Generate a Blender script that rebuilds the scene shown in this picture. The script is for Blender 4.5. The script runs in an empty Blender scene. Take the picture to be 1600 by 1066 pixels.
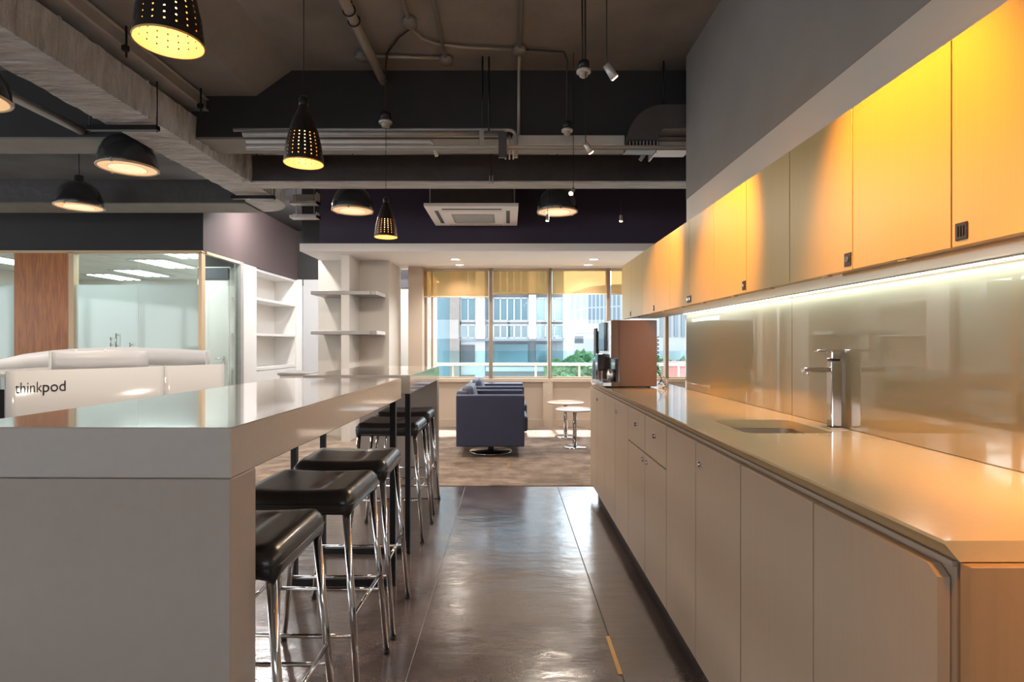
import bpy, bmesh, math, random
from mathutils import Vector, Matrix, noise
PI = math.pi
S = bpy.context.scene
COL = S.collection
random.seed(7)

# ---------------------------------------------------------------- camera, world, sun, exposure
F, VX, VY, H = 880.0, 795.0, 538.0, 1.2
cam = bpy.data.cameras.new('camera'); cam.sensor_width = 36; cam.lens = F/1600*36
cam.shift_x = (800-VX)/1600; cam.shift_y = (VY-533)/1600; cam.clip_end = 600; cam.clip_start = 0.05
co = bpy.data.objects.new('camera', cam); COL.objects.link(co)
co.location = (0, 0, H); co.rotation_euler = (PI/2, 0, 0); S.camera = co

w = bpy.data.worlds.new('world'); S.world = w; w.use_nodes = True
nt = w.node_tree; bg = nt.nodes['Background']
tc = nt.nodes.new('ShaderNodeTexCoord'); sp = nt.nodes.new('ShaderNodeSeparateXYZ'); cr = nt.nodes.new('ShaderNodeValToRGB')
nt.links.new(tc.outputs['Generated'], sp.inputs[0]); nt.links.new(sp.outputs['Z'], cr.inputs[0]); nt.links.new(cr.outputs[0], bg.inputs[0])
cr.color_ramp.elements[0].position = 0.0; cr.color_ramp.elements[0].color = (0.95, 0.98, 1, 1)
cr.color_ramp.elements[1].position = 0.7; cr.color_ramp.elements[1].color = (0.62, 0.80, 1, 1)
bg.inputs[1].default_value = 2.9
S.view_settings.view_transform = 'Standard'; S.view_settings.look = 'None'
S.view_settings.gamma = 1; S.view_settings.use_curve_mapping = False
S.view_settings.exposure = 0.72
S.cycles.use_denoising = True
S.cycles.max_bounces = 10; S.cycles.diffuse_bounces = 5; S.cycles.glossy_bounces = 5
S.cycles.transparent_max_bounces = 24; S.cycles.transmission_bounces = 6
S.cycles.sample_clamp_indirect = 6
S.cycles.caustics_reflective = False; S.cycles.caustics_refractive = False

def lamp(name, typ, loc, energy, color=(1, 1, 1), aim=None, **k):
    l = bpy.data.lights.new(name, typ); l.energy = energy; l.color = color
    for a, b in k.items(): setattr(l, a, b)
    o = bpy.data.objects.new(name, l); COL.objects.link(o); o.location = loc
    if aim is not None:
        o.rotation_euler = (Vector(aim)-Vector(loc)).to_track_quat('-Z', 'Y').to_euler()
    return o
lamp('sun', 'SUN', (0, 20, 20), 12.0, (1, .96, .9), aim=(0.5, 11, 0), angle=math.radians(3))
WARM = (1, .58, .22)
AMBER = (1, .40, .0)

# ---------------------------------------------------------------- materials
def mat(name, c, rough=.5, metal=0, coat=0, var=0, vs=6, stretch=(1, 1, 1), bump=0, bs=None, emit=None, es=0, spec=.5, c2=None, bdist=.02, rvar=0):
    m = bpy.data.materials.new(name); m.use_nodes = True
    n = m.node_tree; b = n.nodes['Principled BSDF']
    b.inputs['Base Color'].default_value = (*c, 1); b.inputs['Roughness'].default_value = rough
    b.inputs['Metallic'].default_value = metal; b.inputs['Coat Weight'].default_value = coat
    b.inputs['Coat Roughness'].default_value = .05; b.inputs['Specular IOR Level'].default_value = spec
    if emit: b.inputs['Emission Color'].default_value = (*emit, 1); b.inputs['Emission Strength'].default_value = es
    t = n.nodes.new('ShaderNodeTexCoord'); mp = n.nodes.new('ShaderNodeMapping'); mp.inputs['Scale'].default_value = stretch
    n.links.new(t.outputs['Object'], mp.inputs[0])
    nz = n.nodes.new('ShaderNodeTexNoise'); nz.inputs['Scale'].default_value = vs; nz.inputs['Detail'].default_value = 5
    n.links.new(mp.outputs[0], nz.inputs['Vector'])
    if var or c2:
        r = n.nodes.new('ShaderNodeValToRGB')
        a = c2 if c2 else tuple(x*(1-var) for x in c)
        r.color_ramp.elements[0].position = .3; r.color_ramp.elements[0].color = (*a, 1)
        r.color_ramp.elements[1].position = .7; r.color_ramp.elements[1].color = (*(c if c2 else tuple(min(1, x*(1+var)) for x in c)), 1)
        n.links.new(nz.outputs['Fac'], r.inputs[0]); n.links.new(r.outputs[0], b.inputs['Base Color'])
    if rvar:
        mr = n.nodes.new('ShaderNodeMapRange'); mr.inputs['To Min'].default_value = rough-rvar; mr.inputs['To Max'].default_value = rough+rvar
        n.links.new(nz.outputs['Fac'], mr.inputs[0]); n.links.new(mr.outputs[0], b.inputs['Roughness'])
    if bump:
        n2 = n.nodes.new('ShaderNodeTexNoise'); n2.inputs['Scale'].default_value = bs or vs; n2.inputs['Detail'].default_value = 4
        n.links.new(mp.outputs[0], n2.inputs['Vector'])
        bp = n.nodes.new('ShaderNodeBump'); bp.inputs['Strength'].default_value = bump; bp.inputs['Distance'].default_value = bdist
        n.links.new(n2.outputs['Fac'], bp.inputs['Height']); n.links.new(bp.outputs[0], b.inputs['Normal'])
    return m

def glassy(name, tint, refl=.08, trans=1.0, translucent=0.0, rough=0.0):
    """pane: fresnel mirror over clear (transparent) or frosted (translucent) body"""
    m = bpy.data.materials.new(name); m.use_nodes = True; n = m.node_tree; n.nodes.clear()
    out = n.nodes.new('ShaderNodeOutputMaterial'); tr = n.nodes.new('ShaderNodeBsdfTransparent'); tr.inputs[0].default_value = (*tint, 1)
    gl = n.nodes.new('ShaderNodeBsdfGlossy'); gl.inputs['Roughness'].default_value = rough
    fr = n.nodes.new('ShaderNodeLayerWeight'); fr.inputs[0].default_value = .5
    body = tr
    if translucent:
        tl = n.nodes.new('ShaderNodeBsdfTranslucent'); tl.inputs[0].default_value = (*tint, 1)
        df = n.nodes.new('ShaderNodeBsdfDiffuse'); df.inputs[0].default_value = (*tint, 1)
        m1 = n.nodes.new('ShaderNodeMixShader'); m1.inputs[0].default_value = .35
        n.links.new(tl.outputs[0], m1.inputs[1]); n.links.new(df.outputs[0], m1.inputs[2])
        m2 = n.nodes.new('ShaderNodeMixShader'); m2.inputs[0].default_value = translucent
        n.links.new(tr.outputs[0], m2.inputs[1]); n.links.new(m1.outputs[0], m2.inputs[2]); body = m2
    mx = n.nodes.new('ShaderNodeMixShader')
    pw = n.nodes.new('ShaderNodeMath'); pw.operation = 'POWER'; pw.inputs[1].default_value = 5
    n.links.new(fr.outputs['Facing'], pw.inputs[0])
    ad = n.nodes.new('ShaderNodeMath'); ad.operation = 'MULTIPLY_ADD'; ad.inputs[1].default_value = 1-refl; ad.inputs[2].default_value = refl
    n.links.new(pw.outputs[0], ad.inputs[0]); ad.use_clamp = True
    n.links.new(ad.outputs[0], mx.inputs[0]); n.links.new(body.outputs[0], mx.inputs[1]); n.links.new(gl.outputs[0], mx.inputs[2])
    n.links.new(mx.outputs[0], out.inputs[0]); return m

def grid_mat(name, c1, c2, mortar, bw, bh, msize, axes='XZ', rough=.6, offset=0.0, coat=0, metal=0):
    m = bpy.data.materials.new(name); m.use_nodes = True; n = m.node_tree; b = n.nodes['Principled BSDF']
    b.inputs['Roughness'].default_value = rough; b.inputs['Coat Weight'].default_value = coat; b.inputs['Metallic'].default_value = metal
    t = n.nodes.new('ShaderNodeTexCoord'); s = n.nodes.new('ShaderNodeSeparateXYZ'); c = n.nodes.new('ShaderNodeCombineXYZ')
    n.links.new(t.outputs['Object'], s.inputs[0]); n.links.new(s.outputs[axes[0]], c.inputs[0]); n.links.new(s.outputs[axes[1]], c.inputs[1])
    k = n.nodes.new('ShaderNodeTexBrick'); k.offset = offset; k.inputs['Scale'].default_value = 1
    k.inputs['Color1'].default_value = (*c1, 1); k.inputs['Color2'].default_value = (*c2, 1); k.inputs['Mortar'].default_value = (*mortar, 1)
    k.inputs['Brick Width'].default_value = bw; k.inputs['Row Height'].default_value = bh; k.inputs['Mortar Size'].default_value = msize
    k.inputs['Mortar Smooth'].default_value = .1
    n.links.new(c.outputs[0], k.inputs[0]); n.links.new(k.outputs['Color'], b.inputs['Base Color']); return m

M = {}
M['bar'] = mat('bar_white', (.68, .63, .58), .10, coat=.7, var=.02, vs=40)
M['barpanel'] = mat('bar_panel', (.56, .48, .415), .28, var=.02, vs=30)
M['counter'] = mat('counter_cream', (.74, .51, .25), .13, coat=.6, var=.02, vs=60)
M['counteredge'] = mat('counter_rail', (.42, .35, .28), .4)
M['door_low'] = mat('laminate_low', (.53, .395, .28), .42, var=.02, vs=14, stretch=(6, 12, .25))
M['door_up'] = mat('laminate_up', (.57, .42, .19), .36, metal=.1, var=.02, vs=14, stretch=(6, 12, .25))
M['carcass'] = mat('carcass', (.40, .31, .23), .5)
M['plinth'] = mat('plinth_dark', (.03, .03, .03), .5)
M['splash'] = mat('splash_glass', (.31, .245, .14), .3, coat=1.0, spec=.1)
M['splash'].node_tree.nodes['Principled BSDF'].inputs['Coat Roughness'].default_value = .0
M['splash'].node_tree.nodes['Principled BSDF'].inputs['Coat IOR'].default_value = 1.85
M['white'] = mat('white_paint', (.76, .74, .72), .5, var=.02, vs=3)
M['whitewarm'] = mat('white_warm', (.66, .62, .57), .6, var=.02, vs=3)
M['soffit'] = mat('soffit_white', (.92, .90, .885), .6)
M['grey'] = mat('grey_wall', (.27, .262, .26), .75, var=.06, vs=3, bump=.1, bs=150, bdist=.002)
M['dark'] = mat('dark_wall', (.022, .021, .023), .7, var=.1, vs=3)
M['purple'] = mat('dark_purple_wall', (.050, .038, .075), .6, var=.1, vs=2)
M['ceil'] = mat('dark_ceiling', (.23, .228, .232), .6, var=.28, vs=1.6, bump=.15, bs=20)
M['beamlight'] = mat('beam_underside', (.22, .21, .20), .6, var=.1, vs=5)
M['brownwall'] = mat('brown_grey_wall', (.085, .062, .062), .45, var=.06, vs=2)
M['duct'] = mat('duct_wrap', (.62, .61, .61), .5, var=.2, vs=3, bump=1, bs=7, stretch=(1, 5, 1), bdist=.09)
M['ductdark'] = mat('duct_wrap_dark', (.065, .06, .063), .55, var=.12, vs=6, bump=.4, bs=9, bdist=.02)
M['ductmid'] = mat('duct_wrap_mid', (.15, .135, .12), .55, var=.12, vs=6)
M['endpanel'] = mat('end_panel_tan', (.42, .255, .13), .45, var=.04, vs=10, stretch=(8, 8, .3))
M['pipe'] = mat('pipe_grey', (.36, .345, .335), .4, metal=.3, var=.08, vs=8)
M['pipelight'] = mat('pipe_light', (.55, .53, .51), .4, metal=.2, var=.05, vs=8)
M['steel'] = mat('tray_steel', (.48, .47, .46), .35, metal=.5, var=.1, vs=10)
M['blackmetal'] = mat('black_metal', (.018, .018, .02), .35, metal=.4)
M['shade'] = mat('pendant_black', (.022, .018, .017), .42, metal=.3, coat=.15)
M['liner'] = mat('pendant_liner', (.78, .52, .24), .5)
M['bell'] = mat('bell_black', (.028, .03, .034), .22, coat=.5)
M['bellglass'] = mat('bell_diffuser', (.8, .6, .35), .4, emit=(1, .58, .27), es=.42)
M['bellring'] = mat('bell_ring_glow', (.8, .6, .35), .4, emit=(1, .70, .42), es=.62)
M['bulb'] = mat('bulb_glow', (1, .7, .3), .4, emit=(1, .60, .24), es=6)
M['spotglow'] = mat('spot_glow', (1, .7, .3), .4, emit=(1, .62, .22), es=26)
M['led'] = mat('led_white', (1, 1, 1), .4, emit=(.80, .92, 1), es=7)
M['down'] = mat('downlight_glow', (1, 1, 1), .4, emit=(1, .93, .85), es=4)
M['fluoro'] = mat('fluoro_glow', (1, 1, 1), .4, emit=(.92, .98, 1), es=4)
M['chrome'] = mat('chrome', (.72, .70, .70), .08, metal=1)
M['chromerose'] = mat('chrome_tap', (.70, .64, .60), .10, metal=1)
M['sink'] = mat('sink_steel', (.55, .47, .38), .28, metal=.8)
M['leather'] = mat('black_leather', (.028, .024, .023), .30, var=.15, vs=12, bump=.12, bs=140, coat=.15, bdist=.003)
M['fabric'] = mat('slate_leather', (.040, .047, .095), .45, var=.06, vs=8, bump=.08, bs=160, bdist=.003)
M['fabriclight'] = mat('slate_cushion', (.11, .13, .19), .45, var=.06, vs=8)
M['plastic'] = mat('black_gloss', (.02, .02, .035), .12, coat=.6)
M['machine'] = mat('machine_bronze', (.17, .090, .053), .38, metal=.05, var=.03, vs=30)
M['silver'] = mat('silver', (.70, .70, .70), .22, metal=.9)
M['beige'] = mat('beige_wall', (.58, .48, .38), .55, var=.03, vs=2)
M['frame'] = mat('window_frame', (.36, .26, .18), .35, metal=.35)
M['blind'] = None
M['tabletop'] = mat('table_white', (.80, .78, .80), .2, coat=.4)
M['tabletopwarm'] = mat('table_pinkish', (.80, .60, .46), .25, coat=.4)
M['brass'] = mat('brass_tape', (.72, .42, .12), .35, metal=.3)
M['ink'] = mat('lettering_black', (.02, .02, .02), .5)
M['desk'] = mat('desk_gloss_white', (.58, .57, .56), .16, coat=.15, spec=.3)
M['screen'] = mat('screen_white', (.55, .55, .57), .35)
M['glass'] = glassy('window_glass', (.97, .99, .99), .04)
M['glassclear'] = glassy('partition_glass', (.86, .92, .90), .05)
M['frost'] = glassy('frosted_glass', (.60, .67, .66), .05, translucent=.88, rough=.05)
M['raillass'] = glassy('balustrade_glass', (.80, .93, .94), .04)
M['tile'] = grid_mat('ceiling_tile', (.62, .66, .64), (.58, .62, .60), (.35, .38, .37), .6, .6, .01, 'XY')
M['curb'] = mat('cable_black', (.015, .015, .015), .5)
M['cablewhite'] = mat('cable_white', (.7, .7, .7), .5)
M['leaf'] = mat('foliage', (.10, .20, .07), .7, c2=(.03, .08, .025), vs=1.2)
M['bark'] = mat('bark', (.12, .09, .07), .9)
M['ledgrey'] = mat('louver_dark', (.06, .06, .07), .5)
M['lock'] = mat('lock_dark', (.06, .045, .04), .35, metal=.7)
M['tan'] = mat('cabinet_edge', (.66, .50, .32), .45)

def woody():
    m = bpy.data.materials.new('wood_veneer'); m.use_nodes = True; n = m.node_tree; b = n.nodes['Principled BSDF']
    t = n.nodes.new('ShaderNodeTexCoord'); mp = n.nodes.new('ShaderNodeMapping'); mp.inputs['Scale'].default_value = (9, 9, .7)
    nz = n.nodes.new('ShaderNodeTexNoise'); nz.inputs['Scale'].default_value = 3.2; nz.inputs['Detail'].default_value = 9; nz.inputs['Distortion'].default_value = 1.5
    r = n.nodes.new('ShaderNodeValToRGB'); r.color_ramp.elements[0].position = .3; r.color_ramp.elements[0].color = (.26, .070, .006, 1)
    r.color_ramp.elements[1].position = .7; r.color_ramp.elements[1].color = (.56, .18, .015, 1)
    n.links.new(t.outputs['Object'], mp.inputs[0]); n.links.new(mp.outputs[0], nz.inputs['Vector']); n.links.new(nz.outputs['Fac'], r.inputs[0]); n.links.new(r.outputs[0], b.inputs['Base Color'])
    b.inputs['Roughness'].default_value = .4; return m
M['wood'] = woody()

def blindmat():
    m = bpy.data.materials.new('blind_fabric'); m.use_nodes = True; n = m.node_tree; n.nodes.clear()
    out = n.nodes.new('ShaderNodeOutputMaterial'); t = n.nodes.new('ShaderNodeBsdfTransparent'); t.inputs[0].default_value = (.92, .72, .45, 1)
    tl = n.nodes.new('ShaderNodeBsdfTranslucent'); tl.inputs[0].default_value = (.62, .42, .22, 1)
    df = n.nodes.new('ShaderNodeBsdfDiffuse'); df.inputs[0].default_value = (.55, .40, .24, 1)
    a = n.nodes.new('ShaderNodeMixShader'); a.inputs[0].default_value = .5
    x = n.nodes.new('ShaderNodeMixShader'); x.inputs[0].default_value = .48
    n.links.new(tl.outputs[0], a.inputs[1]); n.links.new(df.outputs[0], a.inputs[2])
    n.links.new(t.outputs[0], x.inputs[1]); n.links.new(a.outputs[0], x.inputs[2]); n.links.new(x.outputs[0], out.inputs[0]); return m
M['blind'] = blindmat()

def floormat():
    m = bpy.data.materials.new('polished_concrete'); m.use_nodes = True; n = m.node_tree; b = n.nodes['Principled BSDF']
    t = n.nodes.new('ShaderNodeTexCoord')
    n1 = n.nodes.new('ShaderNodeTexNoise'); n1.inputs['Scale'].default_value = 1.7; n1.inputs['Detail'].default_value = 7; n1.inputs['Roughness'].default_value = .6; n1.inputs['Distortion'].default_value = .6
    n2 = n.nodes.new('ShaderNodeTexNoise'); n2.inputs['Scale'].default_value = 160; n2.inputs['Detail'].default_value = 3
    r = n.nodes.new('ShaderNodeValToRGB'); r.color_ramp.elements[0].position = .3; r.color_ramp.elements[0].color = (.072, .051, .049, 1)
    r.color_ramp.elements[1].position = .75; r.color_ramp.elements[1].color = (.205, .155, .145, 1)
    n.links.new(t.outputs['Object'], n1.inputs['Vector']); n.links.new(t.outputs['Object'], n2.inputs['Vector'])
    n.links.new(n1.outputs['Fac'], r.inputs[0])
    mx = n.nodes.new('ShaderNodeMix'); mx.data_type = 'RGBA'; mx.blend_type = 'OVERLAY'; mx.inputs[0].default_value = .55
    n.links.new(r.outputs[0], mx.inputs[6]); n.links.new(n2.outputs['Color'], mx.inputs[7]); 
    bw = n.nodes.new('ShaderNodeRGBToBW'); n.links.new(n2.outputs['Color'], bw.inputs[0]); n.links.new(bw.outputs[0], mx.inputs[7])
    n.links.new(mx.outputs[2], b.inputs['Base Color'])
    mr = n.nodes.new('ShaderNodeMapRange'); mr.inputs['To Min'].default_value = .12; mr.inputs['To Max'].default_value = .32
    n.links.new(n1.outputs['Fac'], mr.inputs[0]); n.links.new(mr.outputs[0], b.inputs['Roughness'])
    m2 = n.nodes.new('ShaderNodeMapRange'); m2.inputs['From Min'].default_value = .3; m2.inputs['From Max'].default_value = .7; m2.inputs['To Min'].default_value = .08; m2.inputs['To Max'].default_value = .26
    n4 = n.nodes.new('ShaderNodeTexNoise'); n4.inputs['Scale'].default_value = 5; n4.inputs['Detail'].default_value = 8; n4.inputs['Roughness'].default_value = .7; n.links.new(t.outputs['Object'], n4.inputs['Vector'])
    n.links.new(n4.outputs['Fac'], m2.inputs[0]); n.links.new(m2.outputs[0], b.inputs['Coat Roughness'])
    b.inputs['Specular IOR Level'].default_value = .9; b.inputs['Coat Weight'].default_value = 1; b.inputs['Coat Roughness'].default_value = .16
    b.inputs['Coat IOR'].default_value = 2.0
    mp = n.nodes.new('ShaderNodeMapping'); mp.inputs['Scale'].default_value = (1, 2.2, 1); n.links.new(t.outputs['Object'], mp.inputs[0])
    n3 = n.nodes.new('ShaderNodeTexNoise'); n3.inputs['Scale'].default_value = 2.6; n3.inputs['Detail'].default_value = 7; n3.inputs['Roughness'].default_value = .55; n.links.new(mp.outputs[0], n3.inputs['Vector'])
    bp = n.nodes.new('ShaderNodeBump'); bp.inputs['Strength'].default_value = .35; bp.inputs['Distance'].default_value = .012
    n.links.new(n3.outputs['Fac'], bp.inputs['Height']); n.links.new(bp.outputs[0], b.inputs['Normal']); n.links.new(bp.outputs[0], b.inputs['Coat Normal'])
    return m
M['floor'] = floormat()

def carpetmat():
    m = grid_mat('carpet_tiles', (.30, .225, .175), (.20, .145, .11), (.26, .195, .15), .16, .05, .003, 'XY', .9, offset=.37)
    n = m.node_tree; b = n.nodes['Principled BSDF']; k = [x for x in n.nodes if x.type == 'TEX_BRICK'][0]
    t = [x for x in n.nodes if x.type == 'TEX_COORD'][0]
    nz = n.nodes.new('ShaderNodeTexNoise'); nz.inputs['Scale'].default_value = 5; nz.inputs['Detail'].default_value = 6
    n.links.new(t.outputs['Object'], nz.inputs['Vector'])
    r = n.nodes.new('ShaderNodeValToRGB'); r.color_ramp.elements[0].position = .3; r.color_ramp.elements[0].color = (.62, .6, .6, 1)
    r.color_ramp.elements[1].position = .65; r.color_ramp.elements[1].color = (1.3, 1.3, 1.3, 1); n.links.new(nz.outputs['Fac'], r.inputs[0])
    mx = n.nodes.new('ShaderNodeMix'); mx.data_type = 'RGBA'; mx.blend_type = 'MULTIPLY'; mx.inputs[0].default_value = 1
    n.links.new(k.outputs['Color'], mx.inputs[6]); n.links.new(r.outputs[0], mx.inputs[7]); n.links.new(mx.outputs[2], b.inputs['Base Color'])
    return m
M['carpet'] = carpetmat()

# ---------------------------------------------------------------- builders
ORG = {}
class MB:
    def __init__(s): s.b = bmesh.new()
    def box(s, x0, x1, y0, y1, z0, z1, bev=0, seg=1):
        r = bmesh.ops.create_cube(s.b, size=1)
        bmesh.ops.scale(s.b, vec=(abs(x1-x0), abs(y1-y0), abs(z1-z0)), verts=r['verts'])
        bmesh.ops.translate(s.b, vec=((x0+x1)/2, (y0+y1)/2, (z0+z1)/2), verts=r['verts'])
        if bev:
            e = {x for v in r['verts'] for x in v.link_edges}
            bmesh.ops.bevel(s.b, geom=list(e), offset=bev, segments=seg, affect='EDGES', profile=.5)
        return s
    def tube(s, pts, r, seg=10, caps=True, r2=None):
        pts = [Vector(p) for p in pts]; rings = []; n = len(pts)
        ref = None
        for i, p in enumerate(pts):
            if i == 0: d = pts[1]-p
            elif i == n-1: d = p-pts[-2]
            else: d = (pts[i+1]-p).normalized()+(p-pts[i-1]).normalized()
            d.normalize()
            if ref is None: ref = d.orthogonal().normalized()
            u = ref-d*ref.dot(d)
            if u.length < 1e-4: u = d.orthogonal()
            u.normalize(); ref = u; v = d.cross(u)
            rr = r if r2 is None else r+(r2-r)*i/(n-1)
            rings.append([s.b.verts.new(p+u*math.cos(2*PI*k/seg)*rr+v*math.sin(2*PI*k/seg)*rr) for k in range(seg)])
        for a, c in zip(rings, rings[1:]):
            for k in range(seg): s.b.faces.new((a[k], a[(k+1) % seg], c[(k+1) % seg], c[k])).smooth = True
        if caps:
            s.b.faces.new(rings[0][::-1]); s.b.faces.new(rings[-1])
        return s
    def lathe(s, prof, c=(0, 0, 0), seg=32, close=False):
        rings = []
        for r, z in prof:
            if r < 1e-5: rings.append([s.b.verts.new((c[0], c[1], c[2]+z))])
            else: rings.append([s.b.verts.new((c[0]+r*math.cos(2*PI*k/seg), c[1]+r*math.sin(2*PI*k/seg), c[2]+z)) for k in range(seg)])
        for a, d in zip(rings, rings[1:]):
            for k in range(seg):
                q = (k+1) % seg
                if len(a) == 1 and len(d) == 1: continue
                if len(a) == 1: f = s.b.faces.new((a[0], d[q], d[k]))
                elif len(d) == 1: f = s.b.faces.new((a[k], a[q], d[0]))
                else: f = s.b.faces.new((a[k], a[q], d[q], d[k]))
                f.smooth = True
        return s
    def prism(s, poly, a0, a1, axis='Y'):
        def P(u, v, a): return {'Y': (u, a, v), 'X': (a, u, v), 'Z': (u, v, a)}[axis]
        A = [s.b.verts.new(P(u, v, a0)) for u, v in poly]; B = [s.b.verts.new(P(u, v, a1)) for u, v in poly]
        n = len(poly)
        s.b.faces.new(A); s.b.faces.new(B[::-1])
        for k in range(n): s.b.faces.new((A[k], B[k], B[(k+1) % n], A[(k+1) % n]))
        return s
    def strip(s, path, z0, z1, t):
        """upright curved band following a plan path; z0/z1 constants or per-point lists; thickness t"""
        n = len(path); P = [Vector((p[0], p[1], 0)) for p in path]; Q = []
        for i in range(n):
            d = (P[min(i+1, n-1)]-P[max(i-1, 0)]).normalized(); nn = Vector((-d.y, d.x, 0)); Q.append((P[i]-nn*t/2, P[i]+nn*t/2))
        g = lambda z, i: z[i] if isinstance(z, (list, tuple)) else z
        V = [[s.b.verts.new((q[0].x, q[0].y, g(z0, i))), s.b.verts.new((q[1].x, q[1].y, g(z0, i))), s.b.verts.new((q[1].x, q[1].y, g(z1, i))), s.b.verts.new((q[0].x, q[0].y, g(z1, i)))] for i, q in enumerate(Q)]
        for a, b in zip(V, V[1:]):
            for k in range(4):
                f = s.b.faces.new((a[k], b[k], b[(k+1) % 4], a[(k+1) % 4])); f.smooth = (k in (1, 3))
        s.b.faces.new(V[0]); s.b.faces.new(V[-1][::-1]); return s
    def build(s, name, m, parent=None, smooth=False, loc=None):
        bmesh.ops.recalc_face_normals(s.b, faces=s.b.faces)
        org = Vector((0, 0, 0))
        if parent is not None: org = ORG.get(parent.name, org)
        elif loc is not None: org = Vector(loc)
        bmesh.ops.translate(s.b, vec=-org, verts=s.b.verts)
        me = bpy.data.meshes.new(name); s.b.to_mesh(me); s.b.free()
        if smooth:
            for p in me.polygons: p.use_smooth = True
        me.materials.append(M[m] if isinstance(m, str) else m)
        o = bpy.data.objects.new(name, me); COL.objects.link(o)
        if parent is not None: o.parent = parent
        elif loc is not None: o.location = org
        ORG[o.name] = org
        return o
def thing(name, label, cat, loc=(0, 0, 0), group=None):
    o = bpy.data.objects.new(name, None); COL.objects.link(o); o.location = loc; o.empty_display_size = .1
    ORG[o.name] = Vector(loc); o['label'] = label; o['category'] = cat
    if group: o['group'] = group
    return o
def tag(o, label, cat, group=None, kind=None):
    o['label'] = label; o['category'] = cat
    if group: o['group'] = group
    if kind: o['kind'] = kind
    return o
def struct(name, m, *boxes, label=None, cat=None):
    b = MB()
    for q in boxes: b.box(*q)
    o = b.build(name, m); o['kind'] = 'structure'
    if label: o['label'] = label; o['category'] = cat or name.split('_')[0]
    return o
def copytree(o, loc, label, rz=None):
    c = o.copy(); COL.objects.link(c); c.location = loc; c['label'] = label
    if rz is not None: c.rotation_euler = (0, 0, rz)
    def rec(a, b):
        for ch in list(a.children):
            if ch.type == 'LIGHT': continue
            d = ch.copy(); COL.objects.link(d); d.parent = b; rec(ch, d)
    rec(o, c)
    return c
def at(px, py, D): return Vector(((px-VX)/F*D, D, H-(py-VY)/F*D))

# ================================================================ SETTING
CZ = 3.13          # slab ceiling
YB = 8.19          # window wall
struct('floor', 'floor', (-9, 3.6, -4.2, 4.757, -.2, 0), label='polished brown concrete floor of the aisle between bar and counter', cat='floor')
struct('floor_carpet', 'carpet', (-9, 3.6, 4.757, 11.7, -.2, 0.004), (-9, -1.55, 3.9, 4.757, -.19, .004), label='beige and brown patterned carpet tiles towards the windows', cat='carpet floor')
struct('ceiling', 'ceil', (-9, 3.6, -4.2, 6.7, CZ, CZ+.2), label='dark painted exposed slab ceiling', cat='ceiling')
# cross beam with pale underside, longitudinal haunched beam
b = MB().box(-9, 3.6, 3.97, 4.27, 2.66, CZ); o = b.build('trim_1', 'dark'); o['kind'] = 'structure'; o['label'] = 'dark cross beam under the slab ceiling'; o['category'] = 'ceiling beam'
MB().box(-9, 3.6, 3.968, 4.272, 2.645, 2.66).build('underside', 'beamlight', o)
b = MB().prism([(-2.3, CZ), (-2.3, 2.95), (-1.78, 2.95), (-1.53, CZ)], -4, 3.97); o = b.build('trim_2', 'ceil'); o['kind'] = 'structure'; o['label'] = 'grey beam with sloping side running along ceiling beside the duct'; o['category'] = 'ceiling beam'
# right wall
struct('wall_right', 'grey', (1.19, 1.34, -4.2, 3.78, 2.17, CZ), label='dark grey upper wall above the yellow cabinets', cat='wall')
struct('wall_right_lower', 'whitewarm', (1.192, 1.338, -4.2, 3.78, 0, 2.17), label='pale lower wall band behind the yellow cabinets', cat='wall')
struct('wall_right_far', 'beige', (3.5, 3.6, -4.2, YB, 0, CZ))
# soffit, dark wall over it
struct('ceiling_soffit', 'soffit', (-2.47, 3.5, 6.65, YB+.12, 2.30, 2.39), label='white dropped soffit before the windows', cat='soffit')
struct('wall_bulkhead', 'purple', (-2.25, 3.5, 6.69, 6.8, 2.39, CZ), label='dark purple wall above the white soffit', cat='wall')
struct('wall_bulkhead_side', 'dark', (-2.47, -2.25, 6.72, 6.8, 2.39, CZ))
# window wall
struct('wall_window', 'beige', (-1.40, 3.5, YB, YB+.12, 0, .69), label='beige wall below the window sill', cat='wall')
struct('trim_sill', 'beige', (-1.22, 3.5, YB-.05, YB+.06, .655, .705))
struct('baseboard_window', 'beige', (-1.40, 3.5, YB-.02, YB, 0.004, .11))
struct('wall_return', 'beige', (-1.42, -1.22, 7.95, 9.6, 0, 2.30), label='beige corner pier left of the windows', cat='wall')
mx = [675, 767, 859, 950, 1041, 1133, 1224]
MXs = [(p-VX)/F*YB for p in mx]
for i in range(len(MXs)-1):
    x0, x1 = MXs[i], MXs[i+1]
    if i == 0: x0 = -1.22
    wn = MB()
    wn.box(x1-.026, x1+.026, YB-.05, YB+.07, .70, 2.30, .006)
    if i == 0: wn.box(-1.22, -1.19, YB-.02, YB+.05, .70, 2.30); wn.box(MXs[0]-.012, MXs[0]+.012, YB, YB+.03, .70, 2.30)
    wn.box(x0, x1, YB-.01, YB+.05, .70, .725); wn.box(x0, x1, YB-.01, YB+.05, 2.27, 2.30)
    o = wn.build('window_%d' % (i+1), 'frame'); o['kind'] = 'structure'; o['category'] = 'window'
    o['label'] = ['leftmost window bay beside the beige pier', 'second window bay from the pier, behind the armchairs', 'third window bay, in front of the glassy corner tower', 'window bay left of the coffee machine top', 'window bay seen over and beside the coffee machine', 'window bay hidden behind the kitchen wall'][i]
    MB().box(x0+.01, x1-.026, YB+.015, YB+.023, .72, 2.28).build('pane', 'glass', o)
# pilaster strips under mullions (below sill)
for i, x in enumerate(MXs[1:4]):
    if i == 1: struct('trim_pilaster', 'beige', (x-.10, x+.04, YB-.045, YB+.01, .004, .66))
    else: struct('trim_pilaster', 'frame', (x-.026, x+.026, YB-.04, YB+.01, .5, .70))
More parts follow.
